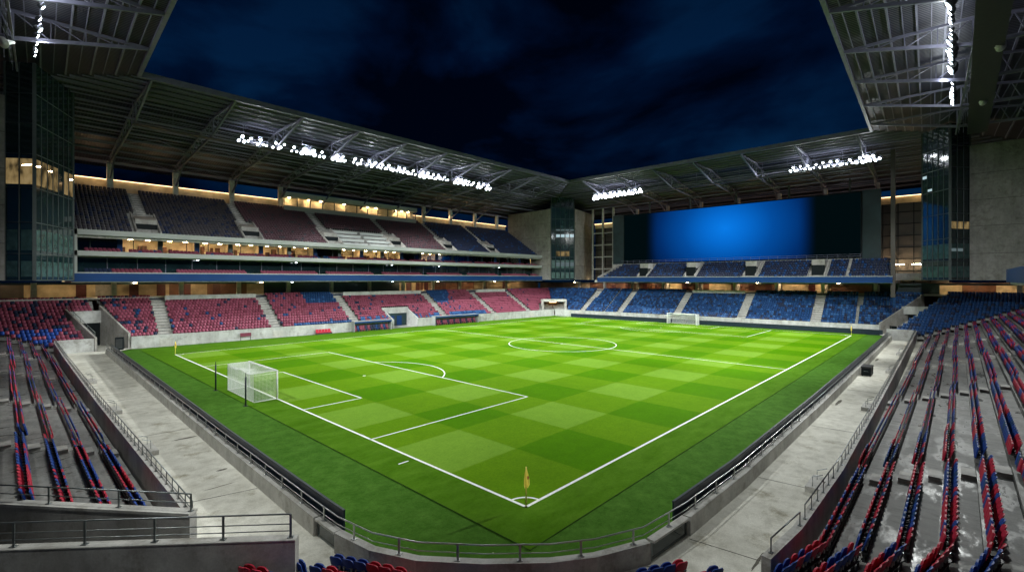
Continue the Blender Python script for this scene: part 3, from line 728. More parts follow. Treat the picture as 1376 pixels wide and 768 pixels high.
# ------------------------------------------------------------ end stand with the screen
far = thing('grandstand', 'blue-seated grandstand behind the far goal below the giant blue screen', 'grandstand', (104, 33, 0))
BL = Bank((102.3, 0), (-.06, 1), (1, .06), .7, .8, 1.55, .46, 14, lambda u: -3.8 - .62 * u, lambda u: 74.6 + u)
mb = MB(); BL.terrace(mb); mb.build('lower_terrace', 'tread', far)
mb = MB(); mb.hexa([BL.pt(-3.8, .05, -.2), BL.pt(74.6, .05, -.2), BL.pt(74.8, .68, -.2), BL.pt(-4.2, .68, -.2)], [BL.pt(-3.8, .05, 1.95), BL.pt(74.6, .05, 1.95), BL.pt(74.7, .3, 1.95), BL.pt(-4.0, .3, 1.95)])
mb.build('front_wall', 'white_wall', far)
B_AIS = [65.5, 53.6, 37.8, 22.3, 7.2]
mb = MB()
for s in B_AIS:
    BL.aisle(mb, s, .9); mb.hexa([BL.pt(s - .9, -.02, .9), BL.pt(s + .9, -.02, .9), BL.pt(s + .9, .75, .9), BL.pt(s - .9, .75, .9)], [BL.pt(s - .9, -.02, 1.97), BL.pt(s + .9, -.02, 1.97), BL.pt(s + .9, .75, 1.97), BL.pt(s - .9, .75, 1.97)]); mb.cut()
mb.build_each('aisle_stair', 'concrete', far)
mb = MB(); u = BL.u(12); mb.hexa([BL.pt(23.5, u, 6.5), BL.pt(36.6, u, 6.5), BL.pt(36.6, u + .2, 6.5), BL.pt(23.5, u + .2, 6.5)], [BL.pt(23.5, u, 8.2), BL.pt(36.6, u, 8.2), BL.pt(36.6, u + .2, 8.2), BL.pt(23.5, u + .2, 8.2)])
mb.build('platform_parapet', 'white_wall', far)
blue = lambda q, k, i: ('seat_blue', 'seat_blue', 'seat_pale_blue', 'seat_blue', 'seat_navy')[_rn.randrange(5)]
BL.seats(blue, .5, [(s, 1.05) for s in B_AIS] + [(58.5, .3), (-.2, .35)], skip=lambda q, k: (k >= 12 and 23.4 < q < 36.7) or (q > 70.5 + k * .8 and k < 4))
bsegs = [(-45, -26, 'brown_wall'), (-26, -21, 'warm_wall'), (-21, -16, 'brown_wall'), (-16, -12.5, 'warm_wall'), (-12.5, -8.5, 'dark_teal'), (-8.5, -1, 'dark_teal'), (-1, 7, 'brown_wall'), (7, 12, 'warm_wall'), (12, 17.5, 'warm_wall'), (17.5, 30, 'brown_wall'), (30, 36, 'warm_wall'), (36, 44, 'brown_wall'), (44, 49, 'warm_wall'), (49, 76, 'brown_wall'), (76, 98, 'warm_wall')]
blamps = [(y, 'lamp_warm') for y in (-30, -24, -22, -18, -14, 5, 9, 14.5, 18, 22.5, 27, 33, 36, 41, 45.5, 47.5, 53, 58, 63, 68, 74, 80)]
concourse(far, lambda s, o: (o, s), -45, 97.9, 114.2, 119, bsegs, blamps, cols=(-24, -2, 8, 18, 28, 38, 48, 58, 68, 78), doors=(10.2, 20, 24, 28, 39, 42, 51, 55, 61, 66), zc=10.2)
mb = MB(); mb.box((101.9, -6, 10.35), (102.2, 62, 11.6)); mb.build('blue_fascia', 'blue_fascia', far)
mb = MB(); mb.box((101.95, -6, 11.603), (102.15, 62, 11.75)); mb.build('fascia_coping', 'strip', far)
mb = MB(); mb.box((102.203, -6, 10.25), (120, 63, 10.85)); mb.build('deck_slab', 'concrete', far)
BU = Bank((0, 0), (0, 1), (1, 0), 102.6, .85, 11.4, .55, 7, lambda u: -6, lambda u: 61.5 - (u - 102.6) * .6)
mb = MB(); BU.terrace(mb); mb.build('upper_terrace', 'tread', far)
BUA = [48.3, 35.0, 20.6, 6.9]
for s in BUA:
    mb = MB()
    for e in (-1.5, 1.2): mb.hexa([(103.0, s + e, 11.2), (103.0, s + e + .3, 11.2), (108.4, s + e + .3, 11.2), (108.4, s + e, 11.2)], [(103.0, s + e, 12.2), (103.0, s + e + .3, 12.2), (108.4, s + e + .3, 15.5), (108.4, s + e, 15.5)])
    mb.box((104.3, s - 1.2, 14.0), (108.4, s + 1.2, 15.4)); v = mb.build('vomitory', 'wall_concrete', far)
    mb = MB(); mb.box((103.9, s - 1.19, 11.5), (104.29, s + 1.19, 14.2)); mb.build('doorway_shade', 'black', v)  # black box in place of a dark opening, shade as colour
BU.seats(lambda q, k, i: 'seat_navy' if _rn.random() > .25 else 'seat_blue', .54, [(s, 1.75) for s in BUA] + [(1.6, .5)])
mb = MB(); mb.box((108.6, -.2, 10.9), (108.9, 61, 15.45)); mb.build('deck_back_wall', 'wall_concrete', far)
mb = MB(); mb.box((108.55, -.2, 15.453), (109, 61, 15.6)); mb.build('deck_coping', 'strip', far)
mb = MB()
for z in (16.1, 16.55): mb.bar((108.7, -.2, z), (108.7, 58, z), .05, .05)
y = 0
while y < 58: mb.bar((108.7, y, 15.6), (108.7, y, 16.6), .05, .05); y += 2
mb.build('deck_railing', 'steel', far)
mb = MB(); mb.hexa([(102.4, 61.6, 10.9), (102.4, 62, 10.9), (109, 62, 10.9), (109, 61.6, 10.9)], [(102.4, 61.6, 11.9), (102.4, 62, 11.9), (109, 58.5, 15.6), (109, 58.1, 15.6)]); mb.build('deck_end_wall', 'wall_concrete', far)
# wall behind: sheet-metal grid, LED line, columns
mb = MB(); mb.box((119.3, -14, 10.3), (119.6, 74, 28)); mb.build('back_wall', 'grid_panel', far)
mb = MB()
for y in (-11, -8.3, -5.6, -2.9, 59.5, 63, 66.5, 70): mb.box((119.1, y - .08, 10.3), (119.3, y + .08, 28))
for z in (13, 15.6, 18.2, 20.8, 23.4, 26): mb.box((119.12, -14, z - .08), (119.28, -.2, z + .08)); mb.box((119.12, 58, z - .08), (119.28, 74, z + .08))
mb.build('wall_frame', 'black', far)
mb = MB(); mb.box((119.0, -14, 28), (119.6, 74, 29.5)); mb.build('led_backing', 'warm_wall', far)
mb = MB(); mb.box((118.7, -14, 29.45), (118.85, 74, 29.55)); mb.build('led_strip', 'led', far)
mb = MB(); mb.box((114, -13, 10.9), (119, -3, 11.3)); mb.box((113.8, -13, 11.3), (114, -3, 12.4)); mb.build('terrace_bar', 'wall_concrete', far)
for y in (-6,):
    mb = MB(); mb.box((102.6, y - .36, 7.5), (103.3, y + .36, ZR - .4)); mb.build('column', 'grid_panel', far)
for y in (58, 48, 38, 28, 18, 8, -2):
    mb = MB(); mb.box((118.2, y - .4, 8), (118.9, y + .4, 33)); mb.build('rear_column', 'concrete', far)
roof(far, 'far', [58, 48, 38, 28, 18, 8, -2], 30.5)
mb = MB()
for y in (63.4, 67.2, 71.0): mb.box((113, y - .25, 10.9), (113.5, y + .25, 33.5))
for z in (14.2, 18, 21.8, 25.6): mb.box((113.05, 63.65, z), (113.45, 66.95, z + .35)); mb.box((113.05, 67.45, z), (113.45, 70.75, z + .35))
mb.build('stair_frame', 'wall_concrete', far)
# bar-level lamps seen in the gap right of the screen
mb = MB()
for y in (-4.2, -6.8, -9.6): mb.box((117.5, y, 14.3), (117.8, y + 1.6, 14.4))
mb.build('bar_lamp', 'lamp_warm', far)

scr = thing('video_screen', 'giant dark screen board behind the far goal showing a glowing blue picture', 'video screen', (110, 29, 15.6))
mb = MB(); mb.box((110.0, -.1, 15.75), (111.2, 57.9, 30.2)); mb.build('screen_board', 'black', scr)
mb = MB(); mb.box((109.94, .1, 15.95), (109.995, 57.7, 30.0)); mb.build('display', screen_mat(28.5, 24.2, 22.5, 17), scr)
mb = MB(); mb.box((110.4, -3.4, 11), (110.9, -.15, 30.4)); mb.cut(); mb.box((110.4, 57.95, 11), (110.9, 61.8, 30.4)); mb.build_each('side_panel', 'dark_teal', scr)
mb = MB()
for y in (2, 14, 26, 38, 50): mb.box((111.25, y, 10.9), (111.6, y + .4, 33.5))
mb.build('support_post', 'dark_steel', scr)

# ------------------------------------------------------------ near stands
left = thing('grandstand', 'near grandstand left of the photo, red and blue seat rows above the goal-end walkway', 'grandstand', (-14, 35, 0))
WL2 = lambda x: 4.8 + (-12.8 - x) * 6.2 / 4.7
T = 1.1
LL = Bank((-12.7, 0), (0, 1), (-1, 0), .54, T, 1.0, .4, 19, lambda u: max(WL2(-12.7 - u) + .2, 0), lambda u: 81 + max(0, u - .54) * .8 / T)
mb = MB(); LL.terrace(mb); LL.apron(mb); mb.build('terrace', 'tread', left)
LC = Bank((0, 81), (1, 0), (0, 1), 0, .8, 1.0, .45, 15, lambda u: -13.24 - u * T / .8, lambda u: -7.9 - .33 * u if u < 7.9 else -7.0)
mb = MB(); LC.terrace(mb); mb.build('corner_terrace', 'tread', left)
WALL_L = [(-12.4, 6.4), (-12.5, 31.7), (-12.4, 60), (-12.2, 81)]
mb = MB(); mb.wall(WALL_L, .3, -.1, 1.9); mb.build('front_wall', 'concrete', left)
mb = MB(); mb.box((-12.3, 80.6, 0), (-7.9, 80.95, 2.1)); mb.build('corner_wall', 'white_wall', left)
LA = [21.5, 34.8, 50.8, 66]
L_rows = lambda q, k, i: mottled(q, k, i)
def seatline(bank, col, aisles, where, a_of=None, half=.42, back=.35):
    for k in range(bank.n):
        u = bank.u(k) + bank.tread * back
        a = (a_of(k) if a_of else bank.a(u) + .4); b = bank.b(u) - .3; q = a; c = 0; i = 0
        while q < b:
            i += 1
            if not any(abs(q - t) < half for t in aisles):
                c += 1; jig = .12 * ((sum(1 for t in aisles if q > t)) % 2)
                p = bank.pt(q, u - jig, bank.z(k)); add_seat(p, bank.ang, col(q, k, i), where, k + 1, c)
            q += .5
seatline(LL, L_rows, LA, 'left', lambda k: max(8.4 + .45 * k, WL2(-12.7 - LL.u(k)) + 1.0))
LC.seats(lambda q, k, i: ('seat_royal' if _rn.random() < .8 else 'seat_red') if (k < 5 and q < -13 + k * .4 or q < -21) else (('seat_red' if _rn.random() < .72 else 'seat_wine') if _rn.random() < .8 else 'seat_navy'), .5, [], .35)
for t in LA:
    for k in range(0, 12):
        mb = MB(); x = LL.o.x - LL.u(k); mb.box((x + .004, t - .55, LL.z(k - 1) + .003), (x + .5, t + .55, LL.z(k - 1) + .2)); mb.build('aisle_step', 'concrete', left)
# tunnel through the far-left corner
mb = MB(); mb.wall([(-7.7, 80.5), (-10.5, 89.0)], .3, -.1, [2.2, 6.3]); mb.cut(); mb.wall([(-3.6, 81.1), (-6.3, 89.4)], .3, -.1, [2.5, 6.7]); mb.build_each('tunnel_wall', 'wall_concrete', left)
mb = MB(); mb.wall([(-10.6, 88.8), (-6.2, 88.8)], .3, 3.9, 5.9); mb.build('tunnel_lintel', 'white_wall', left)
mb = MB(); mb.wall([(-10.6, 88.99), (-6.2, 88.99)], .06, 0, 3.9); mb.build('tunnel_back', 'black', left)  # black sheet standing in for the darkness inside the tunnel
mb = MB(); mb.box((-34, 102.2, -.3), (0, 102.5, 8.4)); mb.build('rear_wall', 'brown_wall', left)
roof(left, 'left', [52, 42, 32, 22, 12, 2], 26)

right = thing('grandstand', 'near grandstand right of the photo, red and blue seat rows beside the touchline walkway', 'grandstand', (40, -14, 0))
RR = Bank((0, -11.05), (1, 0), (0, -1), .54, T, 1.0, .4, 20, lambda u: 2.5, lambda u: 92.5 + u)
mb = MB(); RR.terrace(mb); RR.apron(mb); mb.build('terrace', 'tread', right)
RC = Bank((92.5, 0), (0, 1), (1, 0), 0, T, 1.0, .4, 18, lambda u: -11.05 - u, lambda u: -5.9 - .394 * u)
mb = MB(); RC.terrace(mb); mb.build('corner_terrace', 'tread', right)
WALL_R = [(94.5, -9.9), (78, -10.2), (27, -11.0), (10.3, -11.2), (2.7, -11.05), (-.2, -10.75)]
mb = MB(); mb.wall(WALL_R, .3, -.1, 1.9); mb.build('front_wall', 'concrete', right)
mb = MB(); mb.box((92.1, -9.9, 0), (92.45, -5.9, 2.1)); mb.build('corner_wall', 'white_wall', right)
RA = [12.4, 33.4, 52.4, 72]
seatline(RR, L_rows, RA, 'right', lambda k: 2.8 + .1 * k)
def rc_col(q, k, i): return 'seat_blue' if _rn.random() > .2 else 'seat_navy'
RC.seats(rc_col, .5, [], .35)
for t in RA:
    for k in range(0, 14):
        mb = MB(); y = RR.o.y - RR.u(k); mb.box((t - .55, y + .004, RR.z(k - 1) + .003), (t + .55, y + .5, RR.z(k - 1) + .2)); mb.build('aisle_step', 'concrete', right)
mb = MB(); mb.wall([(96.8, -7.3), (113.5, -14.2)], .3, -.1, [2.2, 8.0]); mb.cut(); mb.wall([(102.6, -3.9), (112.5, -10.2)], .3, -.1, [2.3, 8.0]); mb.build_each('tunnel_wall', 'wall_concrete', right)
mb = MB(); mb.wall([(107.8, -7.0), (109.2, -12.5)], .4, 4.0, 5.6); mb.build('tunnel_lintel', 'white_wall', right)
mb = MB(); mb.wall([(108.6, -7.4), (110, -12.7)], .2, 0, 4.1); mb.build('tunnel_back', 'black', right)  # tunnel darkness put in as a black sheet
mb = MB(); mb.box((119.7, -48, -.3), (120, 10, 10.4)); mb.build('rear_wall', 'brown_wall', right)
# upper balcony of the right stand
mb = MB(); mb.box((20, -19.0, 10.8), (53, -19.3, 12.1)); mb.build('blue_fascia', 'blue_fascia', right)
mb = MB(); mb.box((20, -19.303, 10.6), (53, -34, 11.2)); mb.build('balcony_slab', 'concrete', right)
roof(right, 'right', [83, 71.5, 60.2, 49, 38, 27, 16, 5], 26)

# near corner terrace below the camera
corner = thing('corner_terrace', 'curved corner block of red and blue seats at the bottom edge of the photo', 'terrace', (-6, -9, 0))
BASE = [Vector((2.5, -11.95)), Vector((-.5, -11.25)), Vector((-4, -9.4)), Vector((-7.5, -6.8)), Vector((-9.8, -3.4)), Vector((-11.5, .15)), Vector((-12.3, 1.7))]
def offs(d):                                     # offset the row line, + = away from the pitch
    out = []
    for i, p in enumerate(BASE):
        t0 = (BASE[i] - BASE[i - 1]).normalized() if i else (BASE[1] - BASE[0]).normalized()
        t1 = (BASE[i + 1] - BASE[i]).normalized() if i < len(BASE) - 1 else t0
        n0 = Vector((t0.y, -t0.x)) if i else Vector((0, -1)); n1 = Vector((t1.y, -t1.x)) if i else n0; n0 = n0 if n0.dot(Vector((-1, -1))) > 0 else -n0; n1 = n1 if n1.dot(Vector((-1, -1))) > 0 else -n1; n = (n0 + n1).normalized(); c = max(.5, n.dot(n0))
        n0s = -n if n.dot(Vector((-1, -1))) < 0 else n
        out.append(p + n0s * (d / c))
    return out
rowz = lambda k: {-2: .4, -1: .7}.get(k, 1.0 + .4 * k)
mb = MB()
for k in range(-2, 7):
    i0 = 1 if k < 0 else 0
    A, B = offs(-.36 + T * k), offs(-.36 + T * (k + 1)); z = rowz(k); zb = rowz(k - 1) if k > -2 else .1
    for i in range(i0, len(BASE) - 1):
        mb.face([(*A[i], z), (*A[i + 1], z), (*B[i + 1], z), (*B[i], z)]); mb.face([(*A[i], zb), (*A[i + 1], zb), (*A[i + 1], z), (*A[i], z)])
mb.build('terrace', 'tread', corner)
def wall1y(x): return .83 + (-10.7 - x) * 6.37 / 6.8
for k in range(-2, 7):
    P = offs(T * k); c = 0; z = rowz(k)
    for i in range(len(P) - 1):
        d = P[i + 1] - P[i]; Ls = d.length; t = d.normalized(); nrm = Vector((-t.y, t.x)); nrm = nrm if nrm.dot(Vector((1, 1))) > 0 else -nrm
        n = int(Ls / .5)
        for j in range(n):
            p = P[i] + t * (.5 * (j + .5) + (Ls - .5 * n) / 2)
            if k < 0 and p.x > -.9: continue
            if k >= 0 and -2.0 < p.x < -.75: continue
            if p.x < -8 and p.y > (wall1y(p.x) - .75 if p.x < -10.9 else 1.0): continue
            c += 1
            h = math.sin(c * .9 + k * 2) + _rn.uniform(-.8, .8)
            add_seat((p.x, p.y, z), math.atan2(nrm.y, nrm.x) - math.pi / 2, ('seat_bright_red' if h > -.2 else 'seat_royal'), 'corner', k + 3, c)
# ramp walls at the lower left, with their rails
ramp_t = thing('ramp_wall', 'pair of grey concrete ramp walls cutting through the seats at the lower left', 'wall', (-14, 4, 0))
W1 = [(-10.7, .83), (-17.6, 7.3), (-22, 11.4)]; W2_ = [(-12.75, 4.8), (-17.5, 11.0), (-21.5, 16.2)]
mb = MB(); mb.wall(W1, .32, -.1, 2.4); mb.build('front_wall', 'wall_concrete', ramp_t)
mb = MB(); mb.wall(W2_, .32, -.1, 2.62); mb.build('rear_wall', 'wall_concrete', ramp_t)
mb = MB(); mb.wall(W2_, .42, 2.623, 2.72); mb.build('coping', 'concrete', ramp_t)
mb = MB(); mb.wall(W1, .36, 2.403, 2.44); mb.build('coping', 'concrete', ramp_t)

def railing(name, label, line, z0, heights, spacing, r=.025, post=.03, mat='rail', base=True, trim=0, top_r=None):
    """one railing: rails as parts, every post a part"""
    t = thing(name, label, 'railing', (line[0][0], line[0][1], z0 if not callable(z0) else 0))
    zf = z0 if callable(z0) else (lambda s: z0)
    P = [Vector((p[0], p[1], 0)) for p in line]; cum = [0]
    for a, b in zip(P, P[1:]): cum.append(cum[-1] + (b - a).length)
    def at(s):
        for i in range(len(P) - 1):
            if s <= cum[i + 1] + 1e-6:
                q = P[i].lerp(P[i + 1], (s - cum[i]) / max(1e-6, cum[i + 1] - cum[i])); return q, (P[i + 1] - P[i]).normalized()
        return P[-1], (P[-1] - P[-2]).normalized()
    for j, h in enumerate(heights):
        mb = MB(); mb.tube([(p.x, p.y, zf(c) + h) for p, c in zip(P, cum)], (top_r or r * 1.25) if j == len(heights) - 1 else r * .8, 6)
        mb.build('top_rail' if j == len(heights) - 1 else 'middle_rail', mat, t, True)
    n = max(1, round((cum[-1] - 2 * trim) / spacing)); proto = None
    for i in range(n + 1):
        q, d = at(trim + (cum[-1] - 2 * trim) * i / n)
        if proto is None:
            mb = MB(); H = heights[-1]; mb.box((-post, -post * .5, 0), (post, post * .5, H)); mb.box((-post * 2.6, -post * 2, 0), (post * 2.6, post * 2, .025))
            proto = mb.build('post', mat, None); o = proto
        else: o = bpy.data.objects.new('post', proto.data); COL.objects.link(o)
        o.parent = t; o.location = Vector((q.x, q.y, zf(trim + (cum[-1] - 2 * trim) * i / n))) - W_OF[t]; o.rotation_euler = (0, 0, math.atan2(d.y, d.x))
    return t
railing('railing', 'three-bar grey railing on the nearest ramp wall, lower left corner of the photo', [(-10.85, .97), (-17.6, 7.3), (-22, 11.4)], 2.44, (.22, .45, .78), 2.15, .022, .035)
railing('railing', 'two-bar grey railing on the rear ramp wall, just below the left seat rows', [(-12.8, 4.87), (-17.5, 11.0), (-21.5, 16.2)], 2.72, (.3, .62), 2.6, .022, .03)
railing('railing', 'dense dark post railing on the front wall of the left stand', WALL_L, 1.9, (.22, .55), 1.05, .022, .028, 'rail')
railing('railing', 'dense dark post railing on the front wall of the right stand', [(92, -9.95), (78, -10.2), (27, -11.0), (10.3, -11.2), (3.6, -11.1)], 1.9, (.55,), 1.05, .022, .028, 'rail')
railing('railing', 'short single-bar rail at the near end of the right stand wall', [(2.9, -11.08), (.2, -10.8)], 1.9, (.5,), 2.6, .022, .028, 'rail')
railing('railing', 'handrail rising along the far-left tunnel wall top', [(-7.8, 80.7), (-10.4, 88.8)], lambda s: 2.22 + s * .458, (.45, .8), 2.2, .03, .03, 'rail')

# perimeter wall round the pitch
pw = thing('perimeter_wall', 'low concrete wall curving round the near corner between pitch and walkway', 'wall', (-5.6, -2.9, 0))
G1 = [(-8.22, 4.6), (-8.2, 2.95)]; G2 = [(-.15, -6.62), (2.55, -6.86)]
seg = [[(-6.9, 76.5), (-7.5, 43.4), (-8.0, 18.3), (-8.22, 4.7)], [(-8.2, 2.9), (-7.9, .8), (-7.1, -1.0), (-5.6, -2.9), (-3.9, -4.6), (-2.5, -5.6), (-.3, -6.58)], [(2.65, -6.87), (9.2, -7.1), (28, -7.1), (60, -6.85), (94, -6.5)]]
for s in seg:
    mb = MB(); mb.wall(s, .34, -.2, .93); mb.build('wall_segment', 'concrete', pw)
for g in (G1, G2):
    mb = MB(); mb.wall(g, .34, .84, .93); mb.build('gate_coping', 'concrete', pw)
    mb = MB(); mb.wall(g, .06, .2, .8); gt = mb.build('gate', 'dark_glass', pw)
    mb = MB(); a, b = Vector((*g[0], 0)), Vector((*g[1], 0))
    for z in (.18, .81): mb.bar(a + Vector((0, 0, z)), b + Vector((0, 0, z)), .09, .07)
    for p in (a, b): mb.bar(p + Vector((0, 0, .13)), p + Vector((0, 0, .84)), .09, .09)
    mb.build('gate_frame', 'rail', gt)
railing('railing', 'two-bar steel railing on the low wall round the near corner of the pitch', BAR[:-1] + [(94, -6.5)], .93, (.27, .58), 2.25, .022, .04, 'rail_light')
for nm, lb, line in (('touchline_board', 'black padded board along the goal-end side of the low wall', [(-6.45, 76), (-7.05, 43.4), (-7.55, 18.3), (-7.72, 5), (-7.72, 3.3)]), ('touchline_board', 'black padded board along the right touchline side of the low wall', [(2.4, -6.38), (9.2, -6.62), (28, -6.62), (60, -6.38), (92, -6.05)]), ('touchline_board', 'long black board at the foot of the wall behind the far goal', [(101.6, -4.5), (97.2, 68)])):
    t = thing(nm, lb, 'padding board', (*line[0], 0))
    zt = 1.44 if line[0][0] < 100 else 1.0
    mb = MB(); mb.wall(line, .08, -.05, zt); mb.build('board', 'pad', t)
    mb = MB(); mb.wall(line, .1, zt + .002, zt + .05); mb.build('top_edge', 'pad_top', t)

# ------------------------------------------------------------ corner towers
def tower(label, nose, a, b, wa, wb, zt=33.2, lit_z=None, rows=(), conc=('panel_concrete', 'panel_concrete')):
    """glass nose between two concrete end walls. a/b glass ends, wa/wb far ends of the concrete walls"""
    pts = [Vector((*p, 0)) for p in (a, *nose, b)]
    t = thing('corner_tower', label, 'tower', (pts[1].x, pts[1].y, 11))
    Z0, Z1 = 10.9, ZR - .3
    mb = MB(); mb.wall(pts, .12, Z0, Z1); gl = mb.build('glazing', 'dark_glass', t)
    mb = MB(); inn = []
    cx = Vector(((pts[0].x + pts[-1].x) / 2, (pts[0].y + pts[-1].y) / 2, 0))
    for p, q in zip(pts, pts[1:]):
        n = max(2, round((q - p).length / 1.35))
        out = Vector((-(q - p).y, (q - p).x, 0)).normalized(); out = out if out.dot((p + q) / 2 - cx) > 0 else -out
        if len(pts) == 2: out = (Vector((CAM.x, CAM.y, 0)) - p).normalized()
        for i in range(n + 1):
            x = p.lerp(q, i / n) + out * .1; mb.bar((x.x, x.y, Z0), (x.x, x.y, Z1), .09 if 0 < i < n else .2, .09 if 0 < i < n else .2)
        for z in (Z0 + .05, 14.2, 18.0, 22.2, 26.3, 30.0, 33.6): mb.bar(p + out * .09 + Vector((0, 0, z)), q + out * .09 + Vector((0, 0, z)), .07, .11)
    mb.build('mullion_frame', 'mullion', gl)
    mb = MB()
    for p, q in zip(pts, pts[1:]):      # lit floor and pale blinds behind the skin
        out = Vector((-(q - p).y, (q - p).x, 0)).normalized(); out = out if out.dot((p + q) / 2 - cx) > 0 else -out
        if len(pts) == 2: out = (Vector((CAM.x, CAM.y, 0)) - p).normalized()
        n = max(2, round((q - p).length / 1.35))
        for i in range(n):
            u, v = p.lerp(q, (i + .12) / n) + out * .075, p.lerp(q, (i + .88) / n) + out * .075
            for z, h in ((11.4, 1.9), (14.6, 2.5)): mb.face([(u.x, u.y, z), (v.x, v.y, z), (v.x, v.y, z + h), (u.x, u.y, z + h)]); mb.cut()
    mb.build_each('blind', 'blind', gl)
    if lit_z:
        mb = MB(); m2 = MB()
        for p, q in zip(pts, pts[1:]):
            out = Vector((-(q - p).y, (q - p).x, 0)).normalized(); out = out if out.dot((p + q) / 2 - cx) > 0 else -out
            if len(pts) == 2: out = (Vector((CAM.x, CAM.y, 0)) - p).normalized()
            n = max(2, round((q - p).length / 1.35))
            for i in range(n):
                if (i + int(p.x)) % 7 == 6: continue
                u, v = p.lerp(q, (i + .06) / n) + out * .08, p.lerp(q, (i + .94) / n) + out * .08
                mb.face([(u.x, u.y, lit_z), (v.x, v.y, lit_z), (v.x, v.y, lit_z + 3.1), (u.x, u.y, lit_z + 3.1)]); mb.cut()
                if i % 2 == 0:
                    u2, v2 = p.lerp(q, (i + .15) / n) + out * .095, p.lerp(q, (i + .8) / n) + out * .095
                    m2.face([(u2.x, u2.y, lit_z + 2.35), (v2.x, v2.y, lit_z + 2.2), (v2.x, v2.y, lit_z + 2.3), (u2.x, u2.y, lit_z + 2.45)]); m2.cut()
        mb.build_each('lit_window', 'lit_window', gl); m2.build_each('lamp_strip', 'lamp_warm', gl)
    for z, h, mt, face, k0, k1 in rows:
        p, q = pts[face], pts[face + 1]; out = Vector((-(q - p).y, (q - p).x, 0)).normalized(); out = out if out.dot((p + q) / 2 - cx) > 0 else -out
        if len(pts) == 2: out = (Vector((CAM.x, CAM.y, 0)) - p).normalized()
        n = max(2, round((q - p).length / 1.35)); mb = MB()
        for i in range(n):
            if not k0 <= i < k1: continue
            u, v = p.lerp(q, (i + .1) / n) + out * .083, p.lerp(q, (i + .9) / n) + out * .083
            mb.face([(u.x, u.y, z), (v.x, v.y, z), (v.x, v.y, z + h), (u.x, u.y, z + h)]); mb.cut()
        mb.build_each('lit_window', mt, gl)
    for w, e, mt in ((wa, pts[0], conc[0]), (wb, pts[-1], conc[1])):
        if w is None: continue
        e = Vector((e.x, e.y, 0)); f = Vector((*w, 0)); mb = MB()
        N = max(1, round((f - e).length / 7)); zs = (10.9, 15.4, 20.0, 24.4, 28.8, zt)
        for i in range(N):
            for z0, z1 in zip(zs, zs[1:]):
                p, q = e.lerp(f, i / N), e.lerp(f, (i + 1) / N); d = (q - p).normalized() * .04
                mb.wall([(p + d)[:2], (q - d)[:2]], .5, z0 + .04, z1 - .04 if z1 < zt else z1)
        wp = mb.build('concrete_wall', mt, t)
        m2 = MB(); m2.wall([e[:2], f[:2]], .4, 10.9, zt - .05); m2.build('panel_joint', 'joint', wp)
    return t
M['mullion'] = plain('dark_mullion', (.03, .042, .044), .55, .2, .2, 2)
M['blind'] = plain('window_blind', (.035, .075, .072), .25, 0, .4, 1.2)
def lit_window_mat():
    m = bpy.data.materials.new('lit_room_window'); m.use_nodes = True; nt = m.node_tree
    nt.nodes.remove(nt.nodes['Principled BSDF'])
    n = noise(nt, 1.1, 3, .5, sz=.5); r = ramp(nt, n.outputs['Fac'], [(.34, (.04, .03, .015)), (.55, (.30, .21, .09)), (.75, (.45, .33, .16))])
    e = nt.nodes.new('ShaderNodeEmission'); L(nt, r.outputs[0], e.inputs[0]); e.inputs[1].default_value = .7
    L(nt, e.outputs[0], nt.nodes['Material Output'].inputs[0]); return m
M['lit_window'] = lit_window_mat()
M['lit_cool'] = emit('cool_lit_window', (.55, .72, .78), .8); M['lit_dim'] = emit('dim_lit_window', (.16, .22, .23), .6)
tower('glass-nosed corner tower with concrete side walls, far corner between red and blue seats', [], (100.6, 78.2), (105.8, 73.0), (101.9, 98), (121.7, 76.4), rows=[(24.3, .9, 'lit_cool', 0, 1, 5), (18.4, 1.5, 'lit_window', 0, 1, 4), (15.2, 1.2, 'lit_dim', 0, 1, 5), (26.3, .5, 'lit_dim', 0, 1, 5)])
tower('dark glass tower at the left edge, one floor lit warm', [(-14.8, 66.6)], (-10.7, 75.5), (-17.2, 68.5), None, (-45, 71.5), lit_z=22.6)
tower('dark glass tower at the right edge beside a tall bare concrete wall', [(91.2, -14.4)], (96.2, -10.7), (94.5, -16.8), None, (94.5, -46), zt=33.6, rows=[(19.6, 1.2, 'lit_window', 1, 0, 3), (29.0, .5, 'lit_cool', 0, 0, 1), (26.6, .4, 'lit_cool', 0, 1, 2), (15.8, .5, 'lit_dim', 1, 0, 2)])
mb = MB()

# far-corner portal
po = thing('tunnel_portal', 'white concrete tunnel portal with warm light inside, far corner of the pitch', 'tunnel', (97, 74.5, 0))
c0, c1 = Vector((94.6, 76.6, 0)), Vector((99.6, 71.8, 0)); dn = Vector((.69, .72, 0))
mb = MB()
for p in (c0, c1): mb.bar(p + Vector((0, 0, 0)), p + Vector((0, 0, 5.0)), .5, .5)
mb.bar(c0 + Vector((0, 0, 4.7)), c1 + Vector((0, 0, 4.7)), .5, .7)
mb.wall([c1[:2], (c1 + dn * 6)[:2]], .3, 0, 4.9); mb.wall([c0[:2], (c0 + dn * 6)[:2]], .3, 0, 4.9); mb.build('portal_frame', 'concrete', po)
mb = MB(); q0, q1 = c0 + dn * 5, c1 + dn * 5; mb.wall([q0[:2], q1[:2]], .2, 0, 4.6); mb.build('tunnel_back', 'brown_wall', po)
mb = MB(); q0, q1 = c0 + dn * 3, c1 + dn * 3; mb.bar(q0.lerp(q1, .35) + Vector((0, 0, 4.0)), q0.lerp(q1, .65) + Vector((0, 0, 4.0)), .3, .1); mb.build('tunnel_lamp', 'lamp_dim', po)
mb = MB(); mb.face([c0 + Vector((0, 0, 4.85)), c1 + Vector((0, 0, 4.85)), c1 + dn * 6 + Vector((0, 0, 4.85)), c0 + dn * 6 + Vector((0, 0, 4.85))]); mb.build('tunnel_roof', 'concrete', po)

